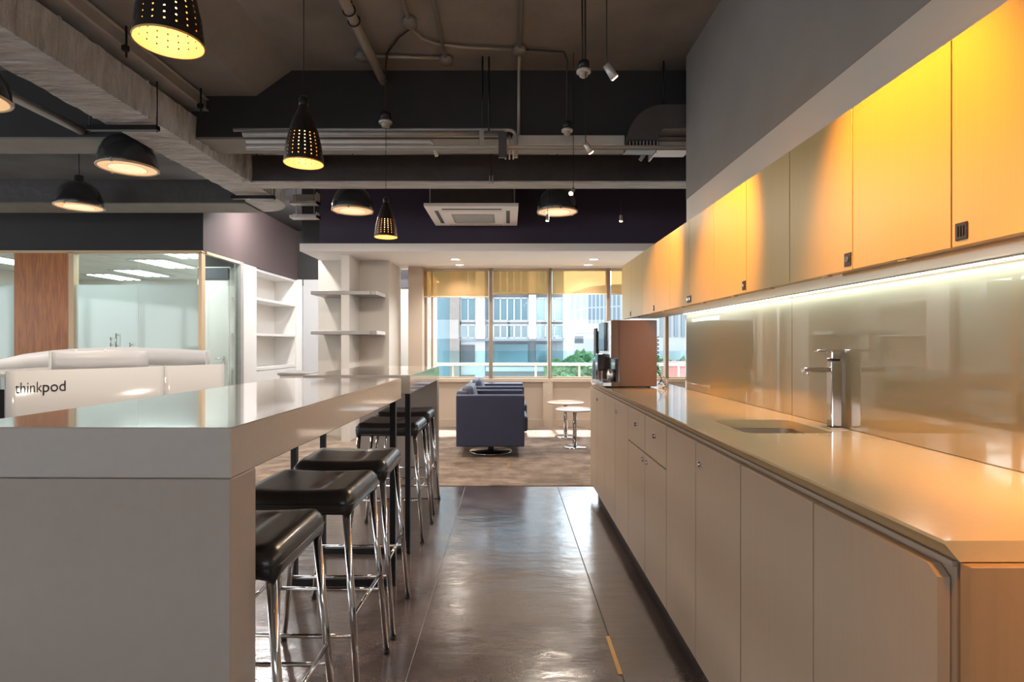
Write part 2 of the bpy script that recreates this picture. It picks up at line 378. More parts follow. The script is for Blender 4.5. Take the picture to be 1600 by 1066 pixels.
# blinds
for i in range(len(MXs)-2):
    x0 = -1.3 if i == 0 else MXs[i]+.03
    x1 = MXs[i+1]-.03
    zb = H+(VY-(463 if i == 0 else 458.7))/F*8.1
    r = thing('roller_blind', ['tan sheer roller blind at far left, hanging slightly lower than the rest', 'tan sheer roller blind above the armchairs', 'tan sheer roller blind in front of the glassy corner tower', 'tan sheer roller blind left of the yellow cabinets', 'tan sheer roller blind half hidden by the cabinet end'][i], 'blind', ((x0+x1)/2, 8.1, zb), 'roller blinds on the windows')
    MB().box(x0, x1, 8.098, 8.101, zb, 2.27).build('fabric', 'blind', r)
    MB().box(x0-.005, x1+.005, 8.093, 8.106, zb-.018, zb, .003).build('bottom_rail', 'tan', r)
    MB().tube([(x0, 8.1, 2.272), (x1, 8.1, 2.272)], .02).build('roller', 'beige', r)
    if i == 2:
        pass
x = (857.5-VX)/F*8.02
pts = [(x-.022+.0, 8.02, 2.25)] + [(x-.022, 8.02, .56)] + [(x-.022*math.cos(a), 8.02, .54-.035*math.sin(a)) for a in [PI*k/8 for k in range(9)]] + [(x+.022, 8.02, .56), (x+.022, 8.02, 2.25)]
tag(MB().tube(pts, .004, 6).build('blind_chain', 'pipelight', loc=(x, 8.02, .5)), 'thin white blind chain looping down over the middle mullion', 'blind chain')

# column with shelf fin
struct('wall_column', 'whitewarm', (-2.50, -1.572, 7.39, 8.19, 0, 2.30), label='pale column block behind the floating shelves', cat='column')
struct('wall_fin', 'white', (-2.06, -1.96, 6.92, 7.39, 0, 2.30), label='thin white upright fin standing out from the pale column', cat='column')
# back wall left
struct('wall_back_left', 'dark', (-4.4, -1.42, 9.6, 9.7, 2.30, CZ), (-3.6, -2.4, 9.61, 9.7, 2.2, 2.3))
struct('wall_back_white', 'white', (-3.66, -3.52, 9.58, 9.7, 0, 2.3), (-2.66, -1.42, 9.62, 9.72, 0, 2.3))
o = MB().box(-3.5, -2.7, 9.60, 9.66, 0, 2.30).build('door_1', 'screen'); o['kind'] = 'structure'; o['label'] = 'frosted glass door beyond the floating shelves'; o['category'] = 'door'
MB().box(-3.06, -3.045, 9.585, 9.60, .9, 1.5).box(-3.12, -3.105, 9.585, 9.60, .9, 1.5).build('handle', 'silver', o)
o = MB().box(-2.1, -1.44, 9.57, 9.61, 0.004, 2.13).box(-2.1, -1.44, 9.58, 9.61, 2.16, 2.2).build('door_2', 'white'); o['kind'] = 'structure'; o['label'] = 'white door in the gap between the column and the beige pier'; o['category'] = 'door'
MB().box(-2.1, -1.43, 9.55, 9.60, 2.16, 2.30).build('transom', 'ledgrey', o)
# bulkheads left
struct('wall_bulkhead_left', 'dark', (-9, -3.6, 6.63, 6.75, 2.30, CZ), label='black bulkhead over the glass meeting room', cat='wall')
struct('wall_bulkhead_left_side', 'brownwall', (-3.72, -3.598, 6.632, 9.6, 2.295, CZ), label='brown grey bulkhead running back over the side glass and niche', cat='wall')
struct('ceiling_far_left', 'dark', (-3.6, -2.2, 6.7, 11.7, CZ, CZ+.2), (-9, -3.6, 6.7, 11.7, CZ, CZ+.2), (-2.2, 3.6, 6.7, 8.4, CZ, CZ+.2))
struct('trim_head', 'tan', (-9, -3.6, 6.60, 6.68, 2.27, 2.30), (-3.63, -3.58, 6.68, 7.56, 2.27, 2.30))
for i, px in enumerate((112, 117, 313)):
    pass
xg = lambda px: (px-VX)/F*6.63
struct('trim_jamb', 'tan', (xg(110), xg(118), 6.60, 6.68, 0, 2.28), (xg(312), -3.6, 6.60, 6.68, 0, 2.28), label='cream jambs of the glass meeting room', cat='trim')
tag(MB().box(xg(25), xg(110), 6.605, 6.675, 0.004, 2.27).build('wood_panel', 'wood', loc=(xg(70), 6.64, 0)), 'tall orange brown wood veneer panel between the frosted glass panes', 'wall panel')
zs = H+(VY-445)/F*6.63
for i, (a, c) in enumerate(((118.5, 215.6), (217, 311.5), (-110, 24.5))):
    o = MB().box(xg(a), xg(c), 6.635, 6.645, zs, 2.268).build('window_%d' % (7+i), 'glassclear'); o['kind'] = 'structure'; o['category'] = 'glass partition'
    o['label'] = ['left pane of the meeting room glass beside the wood panel', 'right pane of the meeting room glass near the corner', 'pane of the meeting room glass left of the wood panel'][i]
    MB().box(xg(a), xg(c), 6.635, 6.645, 0.01, zs).build('frosted_lower_part', 'frost', o)
o = MB().box(-3.615, -3.605, 6.68, 7.50, .01, 2.268).build('window_10', 'glassclear'); o['kind'] = 'structure'; o['label'] = 'clear side pane of the meeting room turning the corner'; o['category'] = 'glass partition'
struct('trim_post', 'pipe', (-3.64, -3.57, 7.50, 7.585, 0, 2.30), label='grey metal post between side glass and white column', cat='trim')
struct('wall_left_column', 'white', (-3.70, -3.6, 7.585, 8.04, 0, 2.295), label='white column between the side glass and shelf niche', cat='column')
# niche shelving (built-in) as a thing
r = thing('wall_shelf_unit', 'white built-in shelf unit in the left niche with drawers below', 'shelf unit', (-3.75, 8.85, 0))
MB().box(-3.96, -3.62, 8.045, 9.52, 2.255, 2.29).build('top_panel', 'white', r)
MB().box(-4.0, -3.96, 8.04, 9.6, 0.004, 2.29).build('back_panel', 'whitewarm', r)
MB().box(-3.96, -3.61, 9.52, 9.58, 0.004, 2.29).build('side_panel', 'white', r)
for z in (1.87, 1.36): MB().box(-3.96, -3.605, 8.045, 9.52, z-.035, z).build('shelf', 'white', r)
MB().box(-3.96, -3.60, 8.045, 9.52, .82, .86).build('worktop', 'white', r)
for y0, y1 in ((8.05, 8.78), (8.785, 9.515)):
    d = MB().box(-3.95, -3.605, y0, y1, .60, .815, .003).build('drawer', 'white', r)
    MB().lathe([(0, 0), (.014, 0), (.014, .02), (0, .02)], (0, 0, 0), 12).build('knob', 'pipe', d).matrix_local = Matrix.Translation((-3.605+3.75, (y0+y1)/2-8.85, .72)) @ Matrix.Rotation(PI/2, 4, 'Y')
    MB().box(-3.95, -3.608, y0, y1, .01, .595, .003).build('cupboard_door', 'white', r)
# meeting room interior
struct('ceiling_room', 'tile', (-9, -3.73, 6.76, 11.6, 2.52, 2.56), label='tiled ceiling of the meeting room', cat='ceiling')
struct('wall_room_back', 'white', (-9, -3.7, 11.6, 11.7, 0, CZ))
struct('wall_room_side', 'white', (-4.42, -3.96, 8.0, 8.04, 0, 2.3), (-4.42, -4.36, 8.04, 11.6, 0, 2.52))
o = MB().box(-4.35, -3.97, 7.965, 8.0, .004, 2.10).build('door_3', 'white'); o['kind'] = 'structure'; o['label'] = 'white door behind the clear side glass'; o['category'] = 'door'
MB().tube([(-4.03, 7.965, 1.0), (-4.03, 7.92, 1.0), (-4.13, 7.92, 1.0)], .009).box(-4.045, -4.015, 7.955, 7.967, .975, 1.025).box(-4.045, -4.015, 7.955, 7.967, .915, .95).build('handle', 'silver', o)
struct('trim_transom', 'ledgrey', (-4.40, -3.97, 7.96, 8.0, 2.12, 2.28))
FL = [(-4.75, 8.1), (-5.6, 9.2), (-6.76, 10.4), (-7.7, 11.0), (-7.9, 8.8)]
for i, (x, y) in enumerate(FL):
    r = thing('troffer_light', ['fluorescent ceiling light nearest the corner inside the meeting room', 'fluorescent ceiling light left front inside the meeting room', 'fluorescent ceiling light right rear inside the meeting room', 'fluorescent ceiling light left rear inside the meeting room', 'fluorescent ceiling light behind the wood panel and left pane'][i], 'ceiling light', (x, y, 2.52), 'meeting room ceiling lights')
    MB().box(x-.3, x+.3, y-.5, y+.5, 2.505, 2.519).build('frame', 'silver', r)
    for dx in (-.17, 0, .17): MB().box(x+dx-.04, x+dx+.04, y-.45, y+.45, 2.498, 2.504).build('tube', 'fluoro', r)
for (x, y) in ((-4.9, 7.35), (-5.4, 8.9), (-7.4, 8.6), (-5.8, 10.5)):  # first area lamp has no fixture; added to light the side door
    lamp('room_area', 'AREA', (x, y, 2.47), 30, (.93, 1, .99), aim=(x, y, 0), shape='RECTANGLE', size=1.4, size_y=1.0)
# handles on frosted panes
for i, (px, t, bt) in enumerate(((173, 527, 542), (181.5, 521, 543), (203, 536, 542))):
    p = at(px, t, 6.60); q = at(px, bt, 6.60)
    tag(MB().tube([(p.x, 6.60, p.z), (q.x, 6.60, q.z)], .007).tube([(p.x, 6.60, p.z-.02), (p.x, 6.634, p.z-.02)], .005).tube([(q.x, 6.60, q.z+.02), (q.x, 6.634, q.z+.02)], .005).build('pull_handle', 'silver', loc=(p.x, 6.6, q.z)),
        ['left one of the steel pull handles on the frosted glass', 'tallest steel pull handle on the frosted glass', 'short right-hand steel pull handle on the frosted glass'][i], 'door handle')
# unseen rear and left shell; window openings added to let in daylight fill
struct('wall_left', 'whitewarm', (-9.1, -9, -4.2, 6.63, 0, .9), (-9.1, -9, -4.2, 6.63, 2.2, CZ), (-9.1, -9, 6.63, 11.7, 0, CZ))
struct('wall_rear', 'whitewarm', (-9, 3.6, -4.3, -4.2, 0, 1.4), (-9, 3.6, -4.3, -4.2, 2.1, CZ))
for y in [-4.2+i*1.8 for i in range(7)]: struct('trim_left_added_mullion', 'frame', (-9.08, -9.0, y-.05, y+.05, .9, 2.2))
for x in [-9+i*1.8 for i in range(8)]: struct('trim_rear_added_mullion', 'frame', (x-.05, x+.05, -4.28, -4.2, 1.4, 2.1))

struct('trim_floor_line', 'pipe', (-.3685, -.3655, .4, 4.75, .0004, .001))
# floor grooves, brass strip
struct('trim_floor_joint', 'plinth', (.408, .413, .4, 4.75, .0004, .001))
tag(MB().box(.398, .413, 2.045, 2.31, .001, .0025).build('floor_tape', 'brass', loc=(.405, 2.18, 0)), 'short strip of yellow tape along the floor joint near the counter', 'floor tape')
tag(MB().box(-.008, .008, 4.76+.85-.12, 5.72, .005, .0065).build('floor_tape', 'brass', loc=(0, 5.6, 0)), 'tiny yellow tape mark on the carpet before the armchair', 'floor tape')

# ================================================================ KITCHEN COUNTER
CT = H-.296     # counter top z .904
YN, YF = .848, 4.56
WX = 1.19
b = MB()
fp = [(.657, CT), (.79, CT), (.79, CT-.032), (.679, CT-.032), (.657, CT-.006)]
b.prism(fp, YN, YF)
sx0, sx1, sy0, sy1, rr = .79, 1.09, 1.87, 2.20, .035
b.box(sx0, WX, YN, sy0, CT-.032, CT); b.box(sx0, WX, sy1, YF, CT-.032, CT); b.box(sx1, WX, sy0, sy1, CT-.032, CT)
for cx, cy, a0 in ((sx0, sy0, PI), (sx1, sy0, 1.5*PI), (sx1, sy1, 0), (sx0, sy1, .5*PI)):
    ox = cx+rr*(1 if cx == sx0 else -1); oy = cy+rr*(1 if cy == sy0 else -1)
    arc = [(ox+rr*math.cos(a0+PI/2*k/8), oy+rr*math.sin(a0+PI/2*k/8)) for k in range(9)]
    b.prism([(cx, cy)]+arc, CT-.032, CT, 'Z')
top = b.build('kitchen_worktop', 'counter', loc=(.66, YN, CT)); tag(top, 'long glossy cream worktop along the right wall with a sink cut-out', 'worktop')
# sink bowl
def rrect(x0, x1, y0, y1, r, n=6):
    P = []
    for cx, cy, a0 in ((x1-r, y1-r, 0), (x0+r, y1-r, PI/2), (x0+r, y0+r, PI), (x1-r, y0+r, 1.5*PI)):
        P += [(cx+r*math.cos(a0+PI/2*k/n), cy+r*math.sin(a0+PI/2*k/n)) for k in range(n+1)]
    return P
s = thing('sink', 'undermounted steel sink bowl below the tap', 'sink', ((sx0+sx1)/2, (sy0+sy1)/2, CT-.2))
b = MB(); loops = []
for (g, z) in ((-.001, CT-.033), (-.004, CT-.12), (-.02, CT-.175), (-.12, CT-.18)):
    loops.append([b.b.verts.new((x, y, z)) for x, y in rrect(sx0-g, sx1+g, sy0-g, sy1+g, max(.01, .035+g*.3))])
for A, B in zip(loops, loops[1:]):
    for k in range(len(A)): b.b.faces.new((A[k], A[(k+1) % len(A)], B[(k+1) % len(A)], B[k])).smooth = True
b.b.faces.new(loops[-1]); b.build('bowl', 'sink', s)
MB().lathe([(0, .004), (.03, .004), (.034, 0)], ((sx0+sx1)/2, (sy0+sy1)/2, CT-.179), 20).build('drain', 'chrome', s)

# units
LJ = [.856, 1.22, 1.605, 1.99, 2.36, 2.73, 3.11, 3.50, 3.88, 4.24, 4.555]
DX = .660
ulabels = ['nearest beige base cabinet at the near end of the counter', 'beige base cabinet below the sink with one lock', 'beige base cabinet with two drawers over two doors', 'narrow looking beige base cabinet beyond the drawers', 'farthest beige base cabinet below the coffee machine']
def lockbm(x, y, z, r=.011):
    b = MB(); b.tube([(x+.004, y, z), (x-.008, y, z)], r, 14); return b
for u in range(5):
    y0, ym, y1 = LJ[2*u], LJ[2*u+1], LJ[2*u+2]
    r = thing('base_cabinet', ulabels[u], 'cabinet', (.93, (y0+y1)/2, 0), 'base cabinets under the worktop')
    if u == 1:  # open topped for the sink
        MB().box(DX+.022, WX-.01, y0+.001, y0+.018, .1, CT-.034).box(DX+.022, WX-.01, y1-.018, y1-.001, .1, CT-.034).box(DX+.022, WX-.01, y0, y1, .1, .118).box(DX+.022, DX+.04, y0+.01, y1-.01, .82, CT-.034).build('carcass', 'carcass', r)
    else:
        MB().box(DX+.022, WX-.01, y0+.001, y1-.001, .1, CT-.034).build('carcass', 'carcass', r)
    MB().box(DX+.06, WX-.02, y0, y1, .003, .099).build('plinth', 'plinth', r)
    MB().box(DX+.014, DX+.022, y0, y1, .862, CT-.034).build('top_rail', 'counteredge', r)
    for k, (a, c) in enumerate(((y0, ym), (ym, y1))):
        zt = .668 if u == 2 else .856
        bb = MB()
        if u == 0 and k == 0:
            a += .012; bb.prism([(a, .085), (c-.0015, .085), (c-.0015, zt), (a+.02, zt), (a, zt-.015)], DX, DX+.02, 'X')
        else: bb.box(DX, DX+.02, a+.0028, c-.0028, .085, zt, .0012)
        d = bb.build('door', 'door_low', r)
        if u == 2:
            dr = MB().box(DX, DX+.02, a+.0028, c-.0028, .676, .856, .0012).build('drawer', 'door_low', r)
            lockbm(DX, (a+c)/2-.0, .785).build('lock', 'chrome', dr)
            lockbm(DX, (c-.04 if k == 0 else a+.04), .635).build('lock', 'chrome', d)
        elif u == 1 and k == 0: lockbm(DX, c-.04, .785).build('lock', 'chrome', d)
        elif u in (3, 4) and k == 0: lockbm(DX, c-.06, .79).build('lock', 'chrome', d)
tag(MB().box(.683, WX-.002, .832, .853, .003, CT-.034, .001).build('end_panel', 'endpanel', loc=(.93, .84, 0)), 'wide beige panel closing the near end of the counter', 'cabinet panel')

# backsplash panes
sp_y = [3.77, 2.35, .85, -1.0]
for i in range(3):
    tag(MB().box(WX-.008, WX-.001, sp_y[i+1]+.002, sp_y[i]-.002, CT+.002, 1.398).build('splashback_glass', 'splash', loc=(WX, sp_y[i+1], CT)),
        ['olive glass splashback pane behind the coffee machine and tap, farthest of the run', 'olive glass splashback pane just this side of the tap', 'olive glass splashback pane at the right edge of the picture'][i], 'splashback', 'glass splashback panes')
# upper cabinets
UX = .915; UZ0, UZ1 = H+.203, H+.628
UJ = [4.55, 4.21, 3.87, 3.535, 3.20, 2.855, 2.51, 2.17, 1.835, 1.50, 1.165, .83, .49]
ul = ['farthest wall cabinet, silver grey by the windows', 'second wall cabinet from the windows, with one small lock', 'wall cabinet with two locks side by side, brown in shade', 'wall cabinet with a single round lock above the splashback middle', 'broad yellow lit wall cabinet above the tap', 'nearest wall cabinet, yellow with a slotted lock plate']
for u in range(6):
    y1, ym, y0 = UJ[2*u:2*u+3]
    r = thing('wall_cabinet', ul[u], 'cabinet', (1.05, (y0+y1)/2, UZ0), 'yellow lit wall cabinets')
    xb = WX-.001 
    MB().box(UX+.02, xb, y0+.0005, y1-.0005, UZ0+.004, UZ1, .001).build('carcass', 'white', r)
    MB().box(UX+.018, UX+.03, y0+.0005, y1-.0005, UZ0-.004, UZ0+.02).build('bottom_edge', 'carcass', r)
    for k, (a, c) in enumerate(((ym, y1), (y0, ym))):   # k=0 far door
        d = MB().box(UX, UX+.018, a+.0018, c-.0018, UZ0-.004, UZ1+.002, .001).build('door', 'door_up', r)
        lk = None
        if u == 5 and k == 0: lk = c-.028
        if u == 4 and k == 0: lk = a+.018
        if u == 3 and k == 0: lk = a+.018
        if u == 2: lk = (a+.016 if k == 0 else c-.016)
        if u == 1 and k == 0: lk = a+.02
        if u == 0 and k == 0: lk = a+.02
        if lk:
            L = MB().box(UX-.003, UX, lk-.015, lk+.015, UZ0+.008, UZ0+.043, .001).build('lock_plate', 'lock', d)
            if u == 5:
                q = MB()
                for dy in (-.007, 0, .007): q.box(UX-.0045, UX-.003, lk+dy-.0012, lk+dy+.0012, UZ0+.015, UZ0+.036)
                q.build('slot', 'plinth', L)
            else: MB().tube([(UX-.003, lk, UZ0+.026), (UX-.006, lk, UZ0+.026)], .0075, 14).build('keyhole', 'chrome', L)
    for dy in (-.2, .12): MB().box(UX+.002, UX+.016, (y0+y1)/2+dy, (y0+y1)/2+dy+.03, UZ0-.009, UZ0-.004).build('hinge_stop', 'carcass', r)
# LED strip
r = thing('led_strip', 'glowing white dotted light strip under the wall cabinets', 'light strip', (1.16, 2.2, UZ0))
MB().box(1.165, 1.180, -.2, 3.76, UZ0-.001, UZ0+.003).build('profile', 'silver', r)
b = MB()
y = .3
while y < 3.76:
    b.box(1.1675, 1.1775, y, y+.011, UZ0-.0035, UZ0-.001); y += .016
b.build('light_row', 'led', r)
l = lamp('led_light', 'AREA', (1.165, 2.0, UZ0-.006), 5.5, (.58, .80, 1), shape='RECTANGLE', size=.012, size_y=3.5); l.rotation_euler = (0, math.radians(12), 0)
tag(MB().box(.96, .975, .3, 1.62, UZ0-.008, UZ0-.0005).build('under_cabinet_rail', 'tan', loc=(.97, 1, UZ0)), 'thin tan rail under the nearest wall cabinets', 'rail')

# tap
T = thing('mixer_tap', 'tall square chrome mixer tap with flat lever and long spout', 'tap', (1.148, 1.99, CT))
MB().box(1.118, 1.178, 1.955, 2.02, CT, CT+.006, .001).box(1.130, 1.167, 1.970, 2.006, CT+.006, CT+.238, .004, 2).build('body', 'chromerose', T)
MB().box(1.036, 1.13, 1.977, 2.0, CT+.198, CT+.214, .003).build('spout', 'chromerose', T)
MB().tube([(1.05, 1.988, CT+.198), (1.05, 1.988, CT+.187)], .010, 16).build('aerator', 'silver', T)
MB().box(1.130, 1.167, 1.969, 2.007, CT+.244, CT+.270, .003).box(1.08, 1.170, 1.971, 2.005, CT+.270, CT+.277, .002).build('lever', 'chromerose', T)
MB().box(1.134, 1.162, 1.974, 2.003, CT+.237, CT+.245).build('neck', 'blackmetal', T)

# coffee machine
CM = thing('coffee_machine', 'large bronze sided coffee machine on the far end of the worktop', 'coffee machine', (.86, 4.05, CT))
x0, x1, y0, y1, z0, z1 = .70, 1.008, 3.83, 4.30, CT+.008, CT+.46
MB().box(x0+.045, x1, y0, y1, z0, z1, .004, 2).box(x0, x0+.046, y0, y1, z0+.19, z1, .003).box(x0, x0+.046, y0, y1, z0, z0+.03).box(x0, x0+.046, y1-.10, y1, z0+.03, z0+.19).build('housing', 'machine', CM)
MB().box(x0+.052, x0+.054, y0-.0015, y0+.01, z0+.002, z1-.002).build('panel_seam', 'plinth', CM)
MB().box(x0-.012, x0, y0, y1-.01, z0+.195, z1-.002, .003).build('front_fascia', 'silver', CM)
MB().box(x0-.03, x0-.012, y0+.13, y1-.1, z0+.24, z1-.01, .006, 2).build('display_panel', 'plastic', CM)
sp_ = MB().box(x0-.07, x0-.012, y0+.16, y0+.28, z0+.10, z0+.22, .01, 2).build('coffee_spout', 'plastic', CM)
MB().box(x0+.03, x0+.044, y0+.004, y1-.11, z0+.03, z0+.19).build('niche_back', 'plastic', CM)
MB().box(x0+.047, x0+.05, y0-.002, y0+.001, z0+.03, z0+.19).box(x0, x0+.05, y0-.002, y0+.001, z0+.187, z0+.192).build('niche_rim', 'chrome', CM)
MB().box(x0-.06, x0+.04, y0+.01, y1-.11, z0, z0+.028, .003).build('drip_tray', 'silver', CM)
MB().lathe([(.0, 0), (.028, 0), (.032, .05), (.026, .085), (.0, .085)], (x0+.01, y0+.07, z0+.03), 18).build('milk_cup', 'silver', CM)
for fx in (x0+.08, x1-.05): MB().lathe([(0, 0), (.014, 0), (.014, .009), (0, .009)], (fx, y0+.04, CT), 12).build('foot', 'plinth', CM)
CM2 = thing('water_dispenser', 'slim black and chrome appliance at the counter end behind the coffee machine', 'appliance', (.735, 4.42, CT))
MB().box(.69, .80, 4.35, 4.50, CT, CT+.40, .008, 2).build('body', 'plastic', CM2)
MB().box(.675, .69, 4.37, 4.48, CT+.2, CT+.42, .004).build('front_plate', 'ledgrey', CM2)
MB().box(.668, .70, 4.33, 4.35, CT, CT+.17, .003).box(.668, .70, 4.50, 4.515, CT, CT+.17, .003).box(.668, .70, 4.33, 4.515, CT+.165, CT+.185, .003).build('chrome_guard', 'chrome', CM2)
MB().box(.668, .70, 4.35, 4.50, CT, CT+.018, .003).build('drip_tray', 'silver', CM2)
# cables
def coil(x, y, z, r, n, h, dx=.0, seg=14):
    return [(x+r*math.cos(2*PI*k/seg)+dx*k, y+r*.6*math.sin(2*PI*k/seg), z+h*k/(n*seg)) for k in range(n*seg+1)]
C = thing('coiled_cable', 'black coiled cable hanging down beside the coffee machine', 'cable', (1.025, 3.86, CT))
MB().tube(coil(1.022, 3.88, CT+.10, .010, 9, .25), .003, 6).build('upper_coil', 'curb', C)
MB().tube([(1.03, 3.88, CT+.10), (1.045, 3.85, CT+.06), (1.02, 3.82, CT+.03), (1.05, 3.80, CT+.008), (1.03, 3.77, CT+.004), (1.06, 3.8, CT+.012), (1.045, 3.84, CT+.05), (1.015, 3.84, CT+.02)], .003, 6).build('loose_end', 'curb', C)
C = thing('power_plug', 'small white plug and cable lying behind the coffee machine', 'plug', (1.03, 3.8, CT))
MB().box(1.01, 1.05, 3.785, 3.81, CT, CT+.018, .003).build('body', 'cablewhite', C)
MB().tube([(1.05, 3.80, CT+.01), (1.075, 3.82, CT+.02), (1.08, 3.86, CT+.05), (1.06, 3.89, CT+.08)], .0035, 6).build('cord', 'cablewhite', C)

# ================================================================ BARS
BT = H-.174; TH = .106
def bar(label, y0, y1, xf, xb, panel_near, frames, grp='white bar tables', yaw=0):
    r = thing('bar_table', label, 'bar table', ((xf+xb)/2, (y0+y1)/2, 0), grp)
    MB().box(xb, xf, y0, y1, BT-TH, BT, .0025).build('tabletop', 'bar', r)
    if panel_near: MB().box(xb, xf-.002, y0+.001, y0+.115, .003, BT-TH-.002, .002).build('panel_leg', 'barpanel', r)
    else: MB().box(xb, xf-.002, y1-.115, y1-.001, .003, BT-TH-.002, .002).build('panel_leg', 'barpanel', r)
    for y in frames:
        w_ = .028
        a, c = xb+.08, xf-.01
        MB().box(c-w_, c, y, y+w_, .032, BT-TH-.001).box(a, a+w_, y, y+w_, .032, BT-TH-.001).box(a, c, y, y+w_, .003, .031).build('metal_frame', 'blackmetal', r)
    return r
bar1 = bar('nearest white bar table with thick slab top and full-width panel leg', 1.178, 2.89, -.565, -1.178, True, (2.80,))
bar1.rotation_euler = (0, 0, math.radians(-.9))
bar('farther white bar table beyond the nearest one, panel leg at its far end', 3.17, 4.49, -.555, -1.16, False, (3.22,))

# ---------------- stools
def cushion(w, d, z0, z1):
    b = MB(); N = 20
    def sgn(v): return (v > 0)-(v < 0)
    def P(u, v, t):
        # u,v in -1..1 across, t = angle from bottom to top
        return None
    grid = {}
    rr = .035
    top = []
    for j in range(N+1):
        row = []
        for i in range(N+1):
            u = -1+2*i/N; v = -1+2*j/N
            # distance to edge controls rounding
            x = u*w/2; y = v*d/2
            ex = max(0, abs(x)-(w/2-rr)); ey = max(0, abs(y)-(d/2-rr)); e = min(1, math.hypot(ex, ey)/rr)
            drop = (1-math.sqrt(max(0, 1-e*e)))*rr*.8
            sag = .010*(1-(2*x/w)**2) - .0
            cre = .006*math.exp(-((x-.055)/.010)**2)*(1 if abs(y) < d*.33 else 0)
            row.append(b.b.verts.new((x, y, z1-drop-.010+.010*(abs(2*x/w)**2)*.8-cre)))
        top.append(row)
    for j in range(N):
        for i in range(N): b.b.faces.new((top[j][i], top[j][i+1], top[j+1][i+1], top[j+1][i])).smooth = True
    ring = [top[0][i] for i in range(N)]+[top[j][N] for j in range(N)]+[top[N][N-i] for i in range(N)]+[top[N-j][0] for j in range(N)]
    prev = ring
    for zz, sc in ((z0+.028, 1.006), (z0+.008, 1.0), (z0, .97)):
        nw = []
        for v in ring:
            cx = abs(v.co.x)/(w/2); cy = abs(v.co.y)/(d/2)
            corner = max(0, (min(cx, cy)-.86)/.14)
            nw.append(b.b.verts.new((v.co.x*sc, v.co.y*sc, zz-corner*.022)))
        for k in range(len(ring)): b.b.faces.new((prev[k], nw[k], nw[(k+1) % len(ring)], prev[(k+1) % len(ring)])).smooth = True
        prev = nw
    b.b.faces.new(prev)
    # round the plan corners
    for v in b.b.verts:
        x, y = v.co.x, v.co.y; cr_ = .03
        ox, oy = abs(x)-(w/2-cr_), abs(y)-(d/2-cr_)
        if ox > 0 and oy > 0:
            L = math.hypot(ox, oy); m_ = max(ox, oy)
            if L > 1e-6: v.co.x = sgn(x)*(w/2-cr_+ox*m_/L); v.co.y = sgn(y)*(d/2-cr_+oy*m_/L)
    return b
def make_stool(label, loc):
    r = thing('bar_stool', label, 'bar stool', (0, 0, 0), 'bar stools')
    w_, d_ = .385, .36; sz = .725
    st = cushion(w_, d_, sz-.075, sz).build('seat', 'leather', r)
    pts = []
    for k in range(41):
        P_ = rrect(-w_/2-.001, w_/2+.001, -d_/2-.001, d_/2+.001, .03, 9)
    MB().tube([(x, y, sz-.048) for x, y in P_]+[(P_[0][0], P_[0][1], sz-.048)], .0025, 6, caps=False).build('piping', 'leather', st)
    LT = {}
    for sx in (-1, 1):
        for sy in (-1, 1):
            t = (sx*(w_/2-.022), sy*(d_/2-.022), sz-.075); f = (sx*(w_/2+.028), sy*(d_/2+.006), .005)
            LT[sx, sy] = (Vector(t), Vector(f))
            lg = MB().tube([t, f], .0125, 12, r2=.0105).build('leg', 'chrome', r)
            MB().lathe([(0, 0), (.0115, 0), (.0125, .014), (0, .014)], (f[0], f[1], .0), 12).build('foot_cap', 'plinth', lg)
    def on(k, z):
        t, f = LT[k]; a = (z-f.z)/(t.z-f.z); return f+(t-f)*a
    for sy in (-1, 1): MB().tube([on((-1, sy), .25), on((1, sy), .25)], .007, 8).build('footrest', 'chrome', r)
    for sx in (-1, 1): MB().tube([on((sx, -1), .31), on((sx, 1), .31)], .007, 8).build('side_rail', 'chrome', r)
    MB().box(-w_/2+.03, w_/2-.03, -d_/2+.03, d_/2-.03, sz-.088, sz-.076).build('seat_base', 'blackmetal', r)
    return r
stl = [(-.735, 1.495), (-.700, 2.01), (-.695, 2.475), (-.742, 3.60), (-.758, 4.17)]
sll = ['nearest black leather bar stool, half hidden by the bar panel', 'second nearest black leather bar stool, widest seat in view', 'third black leather bar stool, beside the dark metal frame of the near bar', 'fourth black leather bar stool, first one at the farther bar', 'farthest black leather bar stool against the far panel leg']
proto = make_stool(sll[0], None)
proto.location = (*stl[0], 0)
for i in range(1, 5): copytree(proto, (*stl[i], 0), sll[i], math.radians([0, -1.5, 1, -1, 1][i]))

